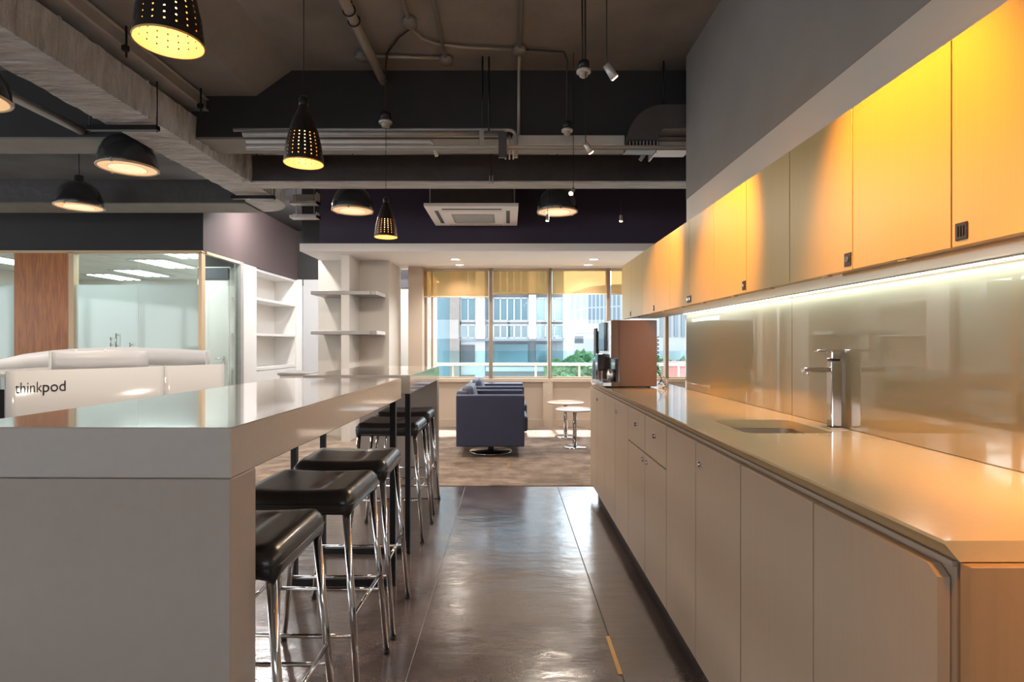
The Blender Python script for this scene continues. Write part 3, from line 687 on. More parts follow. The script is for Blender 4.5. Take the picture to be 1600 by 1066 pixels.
# ================================================================ PENDANTS (perforated)
def prof(t):  # t 0 rim .. 1 top ; returns r,z
    P = [(0, .0765, 0), (.25, .070, .065), (.5, .0565, .125), (.72, .040, .178), (.88, .024, .213), (1, .0165, .232)]
    for (a, r0, z0), (c, r1, z1) in zip(P, P[1:]):
        if t <= c:
            f = (t-a)/(c-a); return r0+(r1-r0)*f, z0+(z1-z0)*f
    return P[-1][1:]
def perf(off, m, name, parent):
    b = MB(); nc = 19; rows = 17
    ts = [k/rows for k in range(rows+1)]
    for j in range(rows):
        t0, t1 = ts[j], ts[j+1]
        for i in range(nc):
            def Q(u, v):
                t = t0+(t1-t0)*v; r, z = prof(t); a = 2*PI*(i+u)/nc; r -= off
                return (r*math.cos(a), r*math.sin(a), z)
            outer = [(0, 0), (.5, 0), (1, 0), (1, .5), (1, 1), (.5, 1), (0, 1), (0, .5)]
            hole = 1 <= j <= 7
            V = [b.b.verts.new(Q(*p)) for p in outer]
            if hole:
                rh = .22
                r_, _ = prof((t0+t1)/2); cw = 2*PI*r_/nc; ch = .232*(t1-t0)*1.03
                hr = .0024
                inn = [b.b.verts.new(Q(.5+hr/cw*math.cos(a), .5+hr/ch*math.sin(a))) for a in [-.75*PI+k*PI/4 for k in range(8)]]
                for k in range(8): b.b.faces.new((V[k], V[(k+1) % 8], inn[(k+1) % 8], inn[k])).smooth = True
            else: b.b.faces.new(V).smooth = True
    bmesh.ops.remove_doubles(b.b, verts=b.b.verts, dist=1e-5)
    return b.build(name, m, parent)
PL = [(P_, D_) for P_, D_ in ((264, 1.347), (474.5, 2.247), (603, 3.79))]
def make_pendant():
    r = thing('pendant_lamp', 'x', 'pendant lamp', (0, 0, 0), 'perforated pendant lamps over the bar')
    sh = perf(0, 'shade', 'shade', r); perf(.0022, 'liner', 'liner', sh)
    b = MB(); b.lathe([(.0743, 0), (.0765, -.0015), (.0772, .002), (.0765, .004)], (0, 0, 0), 44).build('rim', 'liner', sh)
    MB().lathe([(0, .272), (.008, .272), (.0165, .262), (.0185, .258), (.0185, .236), (.0165, .230), (0, .230)], (0, 0, 0), 24).build('cap', 'blackmetal', r)
    MB().lathe([(0, .06), (.012, .063), (.024, .08), (.028, .10), (.022, .125), (.013, .15), (.012, .2)], (0, 0, 0), 20).build('bulb', 'bulb', r)
    return r
pend = make_pendant()
zr = H+.72
pl = ['nearest perforated black pendant lamp, cut by the top of the frame', 'middle perforated black pendant lamp glowing amber', 'farthest perforated black pendant lamp, smallest of the three']
for i, (p, D) in enumerate(PL):
    x = (p-VX)/F*D
    if i == 0: o = pend; o.location = (x, D, zr); o['label'] = pl[0]
    else: o = copytree(pend, (x, D, zr), pl[i])
    top = CZ-zr if i < 2 else 1.0
    c = MB().tube([(0, 0, .27), (0, 0, top)], .0022, 6).build('cord', 'curb', o)
    lamp('pendant_light', 'POINT', (x, D, zr+.03), 0.45, (1, .56, .24), shadow_soft_size=.02)
# bell lamps
bp = [(-2.72, 4.02), (-1.47, 5.30), (.46, 5.35), (-3.93, 5.15), (-2.77, 2.86)]
bl = ['black bell lamp left of the big duct', 'black bell lamp beyond the cross duct, left of the air conditioner', 'black bell lamp beyond the cross duct, right of the air conditioner', 'black bell lamp at far left over the wood panel, only its glow clear', 'black bell lamp cut off by the left edge of the frame']
zb = H+1.26
def make_bell():
    r = thing('bell_lamp', 'x', 'pendant lamp', (0, 0, 0), 'large bell lamps')
    MB().lathe([(.186, 0), (.190, .01), (.186, .055), (.172, .11), (.145, .165), (.105, .205), (.06, .225), (.04, .235), (.035, .28), (0, .285)], (0, 0, 0), 48).build('shade', 'bell', r)
    MB().lathe([(.192, .004), (.194, -.006), (.186, -.010), (.178, -.006), (.180, .002)], (0, 0, 0), 48).build('rim', 'tan', r)
    g = MB().lathe([(.183, -.003), (.12, -.006)], (0, 0, 0), 48).build('glass', 'bellglass', r)
    MB().lathe([(.118, -.007), (0, -.008)], (0, 0, 0), 48).build('inner_diffuser', 'bellring', g)
    for k in range(3):
        a = .6+2*PI*k/3
        MB().box(.188*math.cos(a)-.008, .188*math.cos(a)+.008, .188*math.sin(a)-.008, .188*math.sin(a)+.008, -.014, .014, .002).build('clip', 'silver', r)
    MB().tube([(0, 0, .28), (0, 0, CZ-zb)], .004, 8).build('rod', 'blackmetal', r)
    return r
bell = make_bell()
for i, (x, y) in enumerate(bp):
    o = bell if i == 0 else copytree(bell, (0, 0, 0), '')
    o.location = (x, y, zb); o['label'] = bl[i]
    lamp('bell_light', 'AREA', (x, y, zb-.03), [12, 22, 10, 12, 12][i], (1, .86, .72), aim=(x, y, 0), shape='DISK', size=.3)
# spot lamps
sp = [(.40, 1.28, 2.19), (.392, 2.09, 2.19), (.422, 2.90, 2.19), (.408, 3.70, 2.19), (.348, 5.1, 2.318), (1.02, 5.12, 2.318), (.40, .47, 2.19)]
aim = [(.915, 1.30, 1.62), (.915, 2.36, 1.62), (.915, 3.28, 1.62), (-.5, 2.4, .5), (.2, 5.2, 0), (1.0, 5.2, 0), (.95, .62, 1.3)]
sl = ['hanging amber spotlight out of frame above the aisle', 'topmost small spotlight flaring warm below the ceiling', 'second small spotlight on a long wire right of centre', 'small amber spotlight just below the cross duct', 'tiny amber spotlight before the right bell lamp', 'tiny amber spotlight alone on the dark wall near the cabinets', 'added unseen amber spotlight nearest the camera, above the end of the worktop']  # last spotlight is added out of view to warm the counter end
for i, (x, y, z) in enumerate(sp):
    r = thing('spotlight', sl[i], 'spotlight', (x, y, z), 'small hanging spotlights')
    d = (Vector(aim[i])-Vector((x, y, z))).normalized(); p = Vector((x, y, z))
    hd = MB().tube([p-d*.055, p-d*.01, p], .013, 14, r2=.017).build('head', 'steel', r)
    MB().tube([p+d*.0, p+d*.004], .0125, 14).build('lens', 'spotglow', hd)
    ztop = CZ
    MB().tube([p-d*.05, p-d*.05+Vector((0, 0, .03)), (x-d.x*.05, y-d.y*.05, ztop)], .0022, 6).build('wire', 'curb', r)
    e = [60, 70, 55, 45, 8, 8, 75][i]
    lamp('spot_beam', 'SPOT', p+d*.012, e, AMBER if i < 3 or i == 6 else (1, .72, .45), aim=aim[i], spot_size=math.radians(54 if i else 62), spot_blend=.7, shadow_soft_size=.03)
# hanging canisters on the wires
def canister(label, x, y, z, s=1):
    r = thing('cable_canister', label, 'canister', (x, y, z), 'round canisters on the lamp wires')
    MB().lathe([(0, .045*s), (.028*s, .045*s), (.030*s, .04*s), (.030*s, .0), (0, 0)], (x, y, z), 24).build('body', 'blackmetal', r)
    MB().lathe([(.030*s, .004*s), (.037*s, 0), (.037*s, -.012*s), (.026*s, -.016*s)], (x, y, z), 24).build('ring', 'steel', r)
    MB().lathe([(.026*s, -.014*s), (.022*s, -.03*s), (.010*s, -.038*s), (0, -.038*s)], (x, y, z), 20).build('dome', 'pipe', r)
canister('round canister on the farthest pendant wire', -.829, 3.79, H+1.50, 1.25)
canister('round canister on the wire of the amber spotlight by the duct', .383, 3.70, H+1.41)
canister('larger round canister with shiny ring high right of centre', .385, 2.90, H+1.41)
tag(MB().tube([(.379, 2.90, H+1.45), (.376, 2.90, CZ)], .005, 6).tube([(.392, 2.90, H+1.45), (.392, 2.9, CZ)], .003, 6).build('cable', 'curb', loc=(.38, 2.9, 2.7)), 'pair of black cables holding the larger canister', 'cable')

# ================================================================ CEILING SERVICES
D0 = H+1.38
def ductbox(name, label, segs, m, extra=None):
    r = thing(name, label, 'duct', segs[0][:1]+segs[0][2:3]+(D0,))
    return r
# main duct with slightly wavy wrap
def wrap_box(x0, x1, y0, y1, z0, z1, axis, amp=.008, step=.05):
    b = MB(); L = (y1-y0) if axis == 'Y' else (x1-x0); n = max(2, int(L/step)); rings = []
    for i in range(n+1):
        s_ = i/n; ring = []
        K = 5
        pts = []
        if axis == 'Y':
            c = [(x0, z0), (x1, z0), (x1, z1), (x0, z1)]
        else: c = [(y0, z0), (y1, z0), (y1, z1), (y0, z1)]
        for q in range(4):
            p, p2 = c[q], c[(q+1) % 4]
            for k in range(K):
                f = k/K; pts.append((p[0]+(p2[0]-p[0])*f, p[1]+(p2[1]-p[1])*f, 0 if k == 0 else 1))
        for (u, v, w_) in pts:
            a = (y0 if axis == 'Y' else x0)+L*s_
            P = Vector((u, a, v)) if axis == 'Y' else Vector((a, u, v))
            d = noise.noise(P*Vector((3, 9, 3)).x if False else Vector((P.x*5, P.y*(16 if axis == 'Y' else 5), P.z*5)))*amp*(1.4 if w_ else .6)
            cu, cv = ((x0+x1)/2 if axis == 'Y' else (y0+y1)/2), (z0+z1)/2
            du, dv = u-cu, v-cv; l = math.hypot(du, dv)
            u2, v2 = u+du/l*d, v+dv/l*d
            ring.append(b.b.verts.new((u2, a, v2) if axis == 'Y' else (a, u2, v2)))
        rings.append(ring)
    for A, B in zip(rings, rings[1:]):
        for k in range(len(A)): b.b.faces.new((A[k], A[(k+1) % len(A)], B[(k+1) % len(A)], B[k]))
    b.b.faces.new(rings[0]); b.b.faces.new(rings[-1][::-1]); return b
r = thing('air_duct', 'large wrapped grey air duct running overhead from upper left to a bend', 'air duct', (-2.36, 2.5, D0))
wrap_box(-2.52, -2.20, -1.0, 5.45, D0, D0+.22, 'Y', .014, .03).build('trunk', 'duct', r)
b = MB(); arc = [(-2.52, 5.45), (-2.20, 5.45)]+[(-2.55+.35*math.cos(a), 5.45+.42*math.sin(a)) for a in [PI/2*k/10 for k in range(0, 11)]]+[(-2.55, 5.45)]
b.prism(arc, D0, D0+.22, 'Z').build('rounded_bend', 'duct', r)
for y in (-.2, .9, 2.0, 2.75, 3.42, 4.2): MB().box(-2.53, -2.192, y, y+.012, D0-.006, D0+.226, .002).build('seam_band', 'duct', r)
r = thing('air_duct', 'dark wrapped branch duct crossing the room below the cross beam', 'air duct', (-.5, 4.85, D0))
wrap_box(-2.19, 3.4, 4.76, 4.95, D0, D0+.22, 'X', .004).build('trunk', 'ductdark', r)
wrap_box(-2.19, 3.4, 4.757, 4.953, D0-.012, D0-.001, 'X', .003).build('lit_underside', 'duct', r)  # paler sheet paints the light on the dark duct's bottom face
MB().box(-2.24, -2.17, 4.72, 4.99, D0-.015, D0+.23, .004).build('collar', 'duct', r)
r = thing('air_duct', 'dark branch duct running left from the bend over the meeting room', 'air duct', (-5, 5.7, D0))
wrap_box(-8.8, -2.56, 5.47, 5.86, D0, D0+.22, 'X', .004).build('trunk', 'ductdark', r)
wrap_box(-8.8, -2.56, 5.467, 5.863, D0-.012, D0-.001, 'X', .003).build('lit_underside', 'ductmid', r)  # paler sheet again, light on the bottom face put into colour
# hangers
for i, (y, a, c) in enumerate(((3.50, -2.63, -2.19), (5.16, -2.55, -2.15), (1.2, -2.6, -2.15))):
    h = thing('duct_hanger', ['black strut hanger under the big duct near the left bell lamp', 'black strut hanger under the big duct just before the bend', 'black strut hanger under the big duct nearest the camera'][i], 'duct hanger', ((a+c)/2, y, D0-.05), 'duct hangers')
    MB().box(a, c, y, y+.04, D0-.045, D0-.014, .002).build('strut', 'blackmetal', h)
    for x in (a+.012, c-.008): MB().tube([(x, y+.02, D0-.055), (x, y+.02, CZ-.18 if x > -2.3 else CZ)], .0045, 6).build('rod', 'blackmetal', h)
h = thing('duct_hanger', 'thin white clamp hanger on the cross duct near the centre', 'duct hanger', (-.147, 4.74, D0), 'duct hangers')
MB().box(-.165, -.158, 4.735, 4.75, D0-.035, D0+.04).box(-.14, -.133, 4.735, 4.75, D0-.035, D0+.04).box(-.165, -.133, 4.735, 4.75, D0-.02, D0-.012).build('clamp', 'pipelight', h)
MB().tube([(-.149, 4.742, D0+.03), (-.149, 4.742, CZ)], .004, 6).build('rod', 'blackmetal', h)
# cable tray
r = thing('cable_tray', 'grey steel cable tray alongside the big duct', 'cable tray', (-2.13, 2, D0+.25))
MB().box(-2.135, -2.13, -1, 5.2, D0+.265, D0+.345).build('side', 'steel', r)
MB().box(-2.26, -2.255, -1, 5.2, D0+.265, D0+.345).build('side', 'steel', r)
MB().box(-2.26, -2.13, -1, 5.2, D0+.262, D0+.267).build('base', 'steel', r)
MB().box(-2.131, -2.115, -1, 5.2, D0+.340, D0+.347).box(-2.131, -2.115, -1, 5.2, D0+.262, D0+.268).build('lip', 'pipelight', r)
for y in (1.0, 2.4, 3.1, 3.85, 4.7):
    MB().tube([(-2.105, y, D0+.20), (-2.105, y, 2.95 if y < 3.97 else CZ)], .006, 6).box(-2.125, -2.095, y-.012, y+.012, D0+.235, D0+.265).build('hanger_rod', 'blackmetal', r)
# horizontal pipes
pp = [(203, .012, 'pipe', 365, 795), (209.5, .020, 'pipe', 380, 788), (221, .013, 'pipelight', 385, 770), (229.5, .010, 'pipelight', 385, 1075), (233.5, .006, 'pipe', 385, 1075)]
pn = ['topmost thin grey pipe of the bundle under the cross beam', 'thickest grey pipe of the bundle under the cross beam', 'pale pipe in the middle of the bundle with a bent end', 'pale long pipe running right to the kitchen wall', 'lowest thin dark pipe of the bundle']
for i, (py, r_, m_, a, c) in enumerate(pp):
    D = 3.84-.012*i
    A = at(a, py, D); B = at(c, py, D)
    pts = [A, B]
    if i == 0: pts = [A, B]+[B+Vector((.05*math.sin(t), 0, -.05+.05*math.cos(t))) for t in (PI/8, PI/4, 3*PI/8, PI/2)]+[B+Vector((.05, 0, -.19))]
    if i == 2: 
        B2 = at(672, py, D); pts = [A, B2, B2+Vector((.02, 0, -.012)), B2+Vector((.045, .0, -.10))]
    tag(MB().tube(pts, r_, 10).build('service_pipe', m_, loc=A), pn[i], 'pipe', 'pipe bundle under the cross beam')
r = thing('pipe_bracket', 'grey pipe bracket with drop rods right of the pipe bends', 'pipe bracket', at(755, 215, 3.8))
p = at(752, 205, 3.79); MB().box(p.x-.012, p.x+.018, 3.77, 3.80, p.z-.10, p.z+.01).build('plate', 'pipe', r)
p = at(779, 208, 3.79); MB().box(p.x, p.x+.055, 3.77, 3.79, p.z-.17, p.z).build('plate', 'ductdark', r)
for px, t in ((754, 60), (764, 90)):
    p = at(px, t, 3.78); q = at(px, 205, 3.78); MB().tube([(p.x, 3.78, CZ), (q.x, 3.78, q.z)], .006, 6).build('rod', 'blackmetal', r)
for px in (796, 802, 790):
    p = at(px, 212, 3.81); q = at(px, 249, 3.81); MB().tube([p, q], .006, 6).build('drop_tube', 'pipelight', r)
# conduits and round boxes on slab
zc = CZ-.02
discs = [(-.588, 3.337), (-.421, 3.78), (-.975, 3.73), (.07, 3.65)]
dn = ['round ceiling box near top centre left', 'round ceiling box right of the thick sloping pipe', 'dim round ceiling box left of the thick pipe', 'round ceiling box where conduits cross above the centre']
for i, (x, y) in enumerate(discs):
    r = thing('junction_box', dn[i], 'junction box', (x, y, zc), 'round junction boxes on the ceiling')
    MB().lathe([(0, .02), (.04, .02), (.042, .0), (.042, -.018), (0, -.018)], (x, y, zc), 24).build('box', 'pipe', r)
    MB().lathe([(.046, -.014), (.046, -.022), (0, -.024)], (x, y, zc), 24).build('cover', 'beamlight', r)
cd = [([(-.588, -.5, zc), (-.588, 3.3, zc)], .011, 'conduit reaching the round box near top centre left'),
      ([(-.421, -.5, zc), (-.421, 3.74, zc)], .011, 'conduit reaching the round box right of the thick pipe'),
      ([(.07, -.5, zc), (.07, 3.61, zc)], .012, 'conduit running to the crossing round box'),
      ([(.07, 3.69, zc), (.07, 3.95, zc), (.07, 3.955, zc-.03), (.07, 3.955, 2.66)], .012, 'conduit dropping down the cross beam face'),
      ([(-.588, 3.38, zc), (-.58, 3.43, zc), (-.54, 3.52, zc), (-.46, 3.58, zc), (-.3, 3.62, zc), (.03, 3.65, zc)], .009, 'curving conduit between two round boxes'),
      ([(-.93, 3.73, zc), (-.46, 3.76, zc)], .011, 'short cross conduit at the dim round box'),
      ([(.11, 3.65, zc), (.25, 3.67, zc+.002), (.36, 3.68, zc), (.383, 3.70, zc-.04), (.383, 3.70, H+1.455)], .006, 'black cable bending down to a spotlight canister'),
      ([(-.588, 3.40, zc), (-.68, 3.5, zc), (-.80, 3.7, zc+.003), (-.828, 3.79, zc-.03), (-.829, 3.79, H+1.56)], .006, 'black cable bending down to the farthest pendant canister')]
for pts, r_, lb in cd:
    blk = 'black' in lb
    tag(MB().tube(pts, r_, 8).build('cable' if blk else 'conduit', 'curb' if blk else 'pipe', loc=pts[0]), lb, 'cable' if blk else 'conduit')
tag(MB().tube([(-.885, -.5, 3.05), (-.885, 3.96, 3.05)], .029, 16).build('thick_pipe', 'pipelight', loc=(-.885, 0, 3.05)), 'thick grey pipe running back under the ceiling into the beam', 'pipe')
r = thing('pipe_clamp', 'ring clamp on the thick grey pipe at the top of the frame', 'clamp', (-.885, 3.1, 3.05))
for y in (3.12, 3.22): MB().tube([(-.885+.034*math.cos(a), y, 3.05+.034*math.sin(a)) for a in [2*PI*k/16 for k in range(17)]], .004, 6, caps=False).build('ring', 'blackmetal', r)
MB().tube([(-.885, 3.17, 3.084), (-.885, 3.17, CZ)], .005, 6).build('rod', 'blackmetal', r)
tag(MB().tube([(-3.0, 1.0, H+1.5), (-3.0, 3.95, H+1.5)], .03, 14).build('side_pipe', 'pipe', loc=(-3, 1, H+1.5)), 'grey pipe slanting left of the big duct into the beam', 'pipe')
r = thing('pipe_hanger', 'small ring hanger on the left slanting pipe', 'pipe hanger', (-3, 2.9, H+1.5))
MB().tube([(-3.0+.034*math.cos(a), 2.9, H+1.5+.034*math.sin(a)) for a in [2*PI*k/16 for k in range(17)]], .004, 6, caps=False).build('ring', 'blackmetal', r)
MB().tube([(-3, 2.9, H+1.534), (-3, 2.9, CZ)], .004, 6).build('rod', 'blackmetal', r)
# vent elbow
V = thing('vent_elbow', 'dark rounded duct elbow with grille bottom beside the kitchen wall', 'duct elbow', (1.0, 3.88, 2.55))
xa, xb_ = (979-VX)/F*3.85, (1027-VX)/F*3.85
zt = H+(VY-167)/F*3.85; zl = H+(VY-222)/F*3.85; R = xb_-xa
poly = [(1.30, zt)]+[(xb_+.04-(xb_+.04-xa)*math.sin(a), zt-(zt-zl)*(1-math.cos(a))) for a in [PI/2*k/12 for k in range(13)]]
poly += [(xb_-.0, zl-.0), (xb_+.0, zl+.04), (xb_+.03, zl+.075), (1.30, zl+.08)]
MB().prism(poly, 3.81, 3.955, 'Y').build('elbow', 'ductdark', V)
g = MB().box(xa, xb_, 3.805, 3.96, zl-.05, zl-.002, .002).build('grille_frame', 'blackmetal', V)
b = MB()
for k in range(9): 
    x = xa+.012+k*(R-.024)/8; b.box(x-.003, x+.003, 3.800, 3.805, zl-.044, zl-.01)
b.build('grille_slats', 'steel', g)
MB().tube([(at(1037, 85, 3.84).x, 3.84, CZ), (at(1037, 85, 3.84).x, 3.84, zt)], .006, 6).build('rod', 'blackmetal', V)
tag(MB().box(1.04, 1.3, 4.0, 4.2, H+1.395, H+1.44).box(1.04, 1.05, 4.0, 4.2, H+1.36, H+1.44).build('light_housing', 'pipelight', loc=(1.1, 4.1, 2.6)), 'pale metal housing beside the duct elbow', 'housing')
tag(MB().tube([(at(1000, 249, 4.35).x, 4.35, 2.62), (at(1030, 232, 4.2).x, 4.32, 2.78)], .015, 8).build('brace_pipe', 'pipe', loc=(1, 4.3, 2.6)), 'short slanting pipe behind the duct elbow', 'pipe')
tag(MB().box(at(808, 0, 3.9).x, .80, 3.885, 3.96, 2.575, 2.643, .003).build('flat_trunking', 'pipelight', loc=(.5, 3.9, 2.6)), 'pale flat trunking fixed under the cross beam right of centre', 'trunking')
# small housings near bend
for i, (ya, yb, lb) in enumerate(((300, 318, 'upper pale metal tray end right of the duct bend'), (331, 340, 'lower pale metal tray end right of the duct bend'))):
    D = 6.1; A = at(452, ya, D); B = at(495, yb, D)
    tag(MB().box(A.x, B.x, D, D+.12, B.z, B.z+.03).box(A.x, B.x, D+.1, D+.12, B.z, A.z, ).box(B.x-.01, B.x, D, D+.12, B.z, A.z).tube([(A.x+.05, D+.06, B.z+.03), (A.x+.05, D+.06, CZ)], .004, 6).tube([(B.x-.05, D+.06, B.z+.03), (B.x-.05, D+.06, CZ)], .004, 6).build('tray_end', 'pipelight', loc=A), lb, 'tray')
for i, (x, y, ax, ay, az_, lb) in enumerate(((-3.1, 7.35, -3.9, 8.9, 1.3, 'added unseen fill light aimed at the shelf niche'), (-2.95, 6.9, -2.1, 7.4, 1.2, 'added unseen fill light aimed at the pale column'), (-2.0, 8.9, -1.9, 9.6, 1.2, 'added unseen fill light behind the pale column'))):
    r = thing('fill_washer', lb, 'ceiling light', (x, y, CZ), 'added ceiling fill lights')  # added fixtures, hidden from view, to brighten niche, column and door gap
    MB().box(x-.10, x+.10, y-.10, y+.10, CZ-.05, CZ-.001, .004).build('housing', 'blackmetal', r)
    MB().box(x-.085, x+.085, y-.085, y+.085, CZ-.056, CZ-.0505).build('lens', 'down', r)
    lamp('fill_light', 'AREA', (x, y, CZ-.07), [42, 34, 30][i], (1, .96, .92), aim=(ax, ay, az_), shape='SQUARE', size=.18)
# AC cassette
A = thing('ceiling_air_conditioner', 'square white cassette air conditioner hanging in front of the dark wall', 'air conditioner', (-.38, 6.14, 2.587))
ax0, ax1, ay0, ay1, az = -.857, .097, 5.67, 6.60, 2.587
def rp(b, i, z): 
    return [b.b.verts.new(p) for p in ((ax0+i, ay0+i, z), (ax1-i, ay0+i, z), (ax1-i, ay1-i, z), (ax0+i, ay1-i, z))]
b = MB(); L = [rp(b, 0, az+.035), rp(b, 0, az+.004), rp(b, .01, az), rp(b, .13, az-.004), rp(b, .16, az-.018), rp(b, .24, az-.020)]
for p, q in zip(L, L[1:]):
    for k in range(4): b.b.faces.new((p[k], p[(k+1) % 4], q[(k+1) % 4], q[k]))
b.b.faces.new(L[0][::-1]); b.b.faces.new(L[-1]); b.build('panel', 'soffit', A)
MB().box(ax0+.06, ax1-.06, ay0+.06, ay1-.06, az+.036, az+.28).build('casing', 'ductdark', A)
b = MB()
for k in range(14):
    y = ay0+.27+k*.03; b.box(ax0+.27, ax1-.27, y, y+.016, az-.028, az-.0205)
g = b.build('intake_grille', 'pipelight', A)
MB().box(ax0+.25, ax1-.25, ay0+.25, ay1-.25, az-.0204, az-.0195).build('grille_backing', 'pipe', A)
for (a, c, d, e) in ((ax0+.17, ax1-.17, ay0+.085, ay0+.125), (ax0+.17, ax1-.17, ay1-.125, ay1-.085), (ax0+.085, ax0+.125, ay0+.17, ay1-.17), (ax1-.125, ax1-.085, ay0+.17, ay1-.17)):
    MB().box(a, c, d, e, az-.006, az-.0025, .001).build('louvre', 'ledgrey', A)
for x, y in ((ax0+.05, ay0+.1), (ax1-.04, ay0+.1), (ax0+.05, ay1-.1), (ax1-.04, ay1-.1)): MB().tube([(x, y, az+.03), (x, y, CZ)], .006, 6).build('rod', 'pipe', A)
# downlights
for i, (x, y) in enumerate(((-.69, 7.28), (-.68, 7.78), (1.10, 7.28), (1.095, 7.78))):
    r = thing('downlight', ['recessed downlight in the soffit, front left', 'recessed downlight in the soffit, rear left', 'recessed downlight in the soffit, front right', 'recessed downlight in the soffit, rear right'][i], 'downlight', (x, y, 2.30), 'soffit downlights')
    MB().lathe([(.075, 0), (.072, -.006), (.058, -.006), (.056, -.001)], (x, y, 2.2995), 28).build('trim_ring', 'soffit', r)
    MB().lathe([(.056, -.002), (0, -.003)], (x, y, 2.2995), 28).build('lens', 'down', r)
    lamp('downlight_lamp', 'SPOT', (x, y, 2.28), 40, (1, .93, .86), aim=(x, y, 0), spot_size=2.4, spot_blend=.8, shadow_soft_size=.05)

# ================================================================ FLOATING SHELVES
for z, lb in ((1.855, 'upper grey floating shelf wrapping the white fin'), (1.365, 'lower grey floating shelf wrapping the white fin')):
    r = thing('floating_shelf', lb, 'shelf', (-2.03, 7.15, z), 'floating shelves on the column')
    MB().box(-2.43, -2.062, 6.93, 7.388, z-.045, z, .002).build('left_board', 'pipe', r)
    MB().box(-1.958, -1.63, 6.93, 7.388, z-.045, z, .002).build('right_board', 'pipe', r)
    MB().box(-2.43, -1.70, 6.905, 6.919, z-.045, z, .002).build('front_edge', 'pipe', r)
    MB().box(-1.63, -1.618, 6.93, 7.388, z-.045, z, .002).build('end_cap', 'white', r)
r = thing('low_cabinet', 'dark topped low cabinet left of the pale column', 'cabinet', (-2.85, 7.55, 0))
MB().box(-2.98, -2.51, 7.25, 7.9, .80, .83, .002).build('top', 'pipe', r)
MB().box(-2.96, -2.52, 7.27, 7.88, .02, .80, .002).build('body', 'white', r)
MB().box(-2.96, -2.52, 7.27, 7.88, .004, .02).build('plinth', 'plinth', r)

# ================================================================ RECEPTION POD
def arcpath(p0, p1, bulge, n=24):
    p0, p1 = Vector(p0), Vector(p1); d = p1-p0; nn = Vector((d.y, -d.x)).normalized()
    return [tuple(p0+d*(k/n)+nn*bulge*4*(k/n)*(1-k/n)) for k in range(n+1)]
R_ = thing('reception_desk', 'glossy white curved reception desk with black lettering', 'reception desk', (-3.4, 4.9, 0))
path = arcpath((-3.72, 4.16), (-2.90, 5.72), .07, 30)
k0 = 19
DT = 1.0
front = MB().strip(path[:k0+1], .10, DT, .03).build('front_panel', 'desk', R_)
MB().strip([(Vector(path[k0])*(.96)+Vector(path[k0+1])*.04)]+path[k0+1:], .10, DT, .03).build('end_panel', 'desk', R_)
MB().strip([(x-.05, y+.03) for x, y in path], .004, .10, .02).build('plinth', 'plinth', R_)
b = MB(); poly = [(x-.02, y+.01) for x, y in path]+[(-3.25, 5.95), (-3.9, 6.0), (-4.5, 5.6), (-4.55, 4.9), (-4.2, 4.4)]
b.prism(poly, DT-.045, DT-.02, 'Z').build('desktop', 'desk', R_)
b = MB(); b.strip([(-4.5, 4.75), (-4.2, 4.36), (-3.76, 4.15)], DT-.13, DT-.02, .03).build('left_fascia', 'desk', R_)
b = MB(); b.strip([(-4.45, 4.8), (-4.15, 4.42), (-3.78, 4.2)], .004, DT-.14, .03).build('left_side', 'plinth', R_)
MB().box(-4.3, -3.2, 5.3, 5.8, .004, DT-.05).build('inner_cabinet', 'whitewarm', R_)
# screens on desk
def rounded_end(p0, p1, rr_, side=1, n=10):
    return None
S1 = thing('desk_screen', 'short curved white privacy screen standing on the desk, nearest', 'screen', (-3.6, 5.0, DT-.02), 'curved desk screens')
a = at(78, 550, 4.9); c = at(222, 550, 5.35)
pth = [(a.x, a.y)]+[(a.x+(c.x-a.x)*t, a.y+(c.y-a.y)*t-.05*math.sin(PI*t)) for t in [k/12 for k in range(1, 12)]]+[(c.x-.02, c.y-.02), (c.x, c.y+.05), (c.x-.03, c.y+.13), (c.x-.12, c.y+.2), (c.x-.35, c.y+.26)]
MB().strip(pth, DT-.019, 1.136, .010).build('panel', 'screen', S1)
MB().box(a.x-.006, a.x+.012, a.y-.008, a.y+.008, DT-.019, 1.138).build('edge_trim', 'white', S1)
S2 = thing('desk_screen', 'long curved white privacy screen sweeping round the back of the desk', 'screen', (-3.8, 5.5, DT-.02), 'curved desk screens')
pth = [(-4.33, 4.62), (-4.42, 4.9), (-4.47, 5.2), (-4.45, 5.5), (-4.35, 5.72), (-4.15, 5.87), (-3.9, 5.93), (-3.6, 5.90), (-3.35, 5.85), (-3.15, 5.80), (-3.04, 5.72), (-3.02, 5.62)]
MB().strip(pth, DT-.019, [1.03, 1.07, 1.11, 1.14, 1.16, 1.17, 1.165, 1.155, 1.145, 1.135, 1.13, 1.13], .010).build('panel', 'screen', S2)
for x, y in ((-4.0, 5.2), (-3.8, 5.3)): MB().tube([(x, y, DT-.019), (x, y, 1.15)], .006, 8).build('post', 'silver', S2)
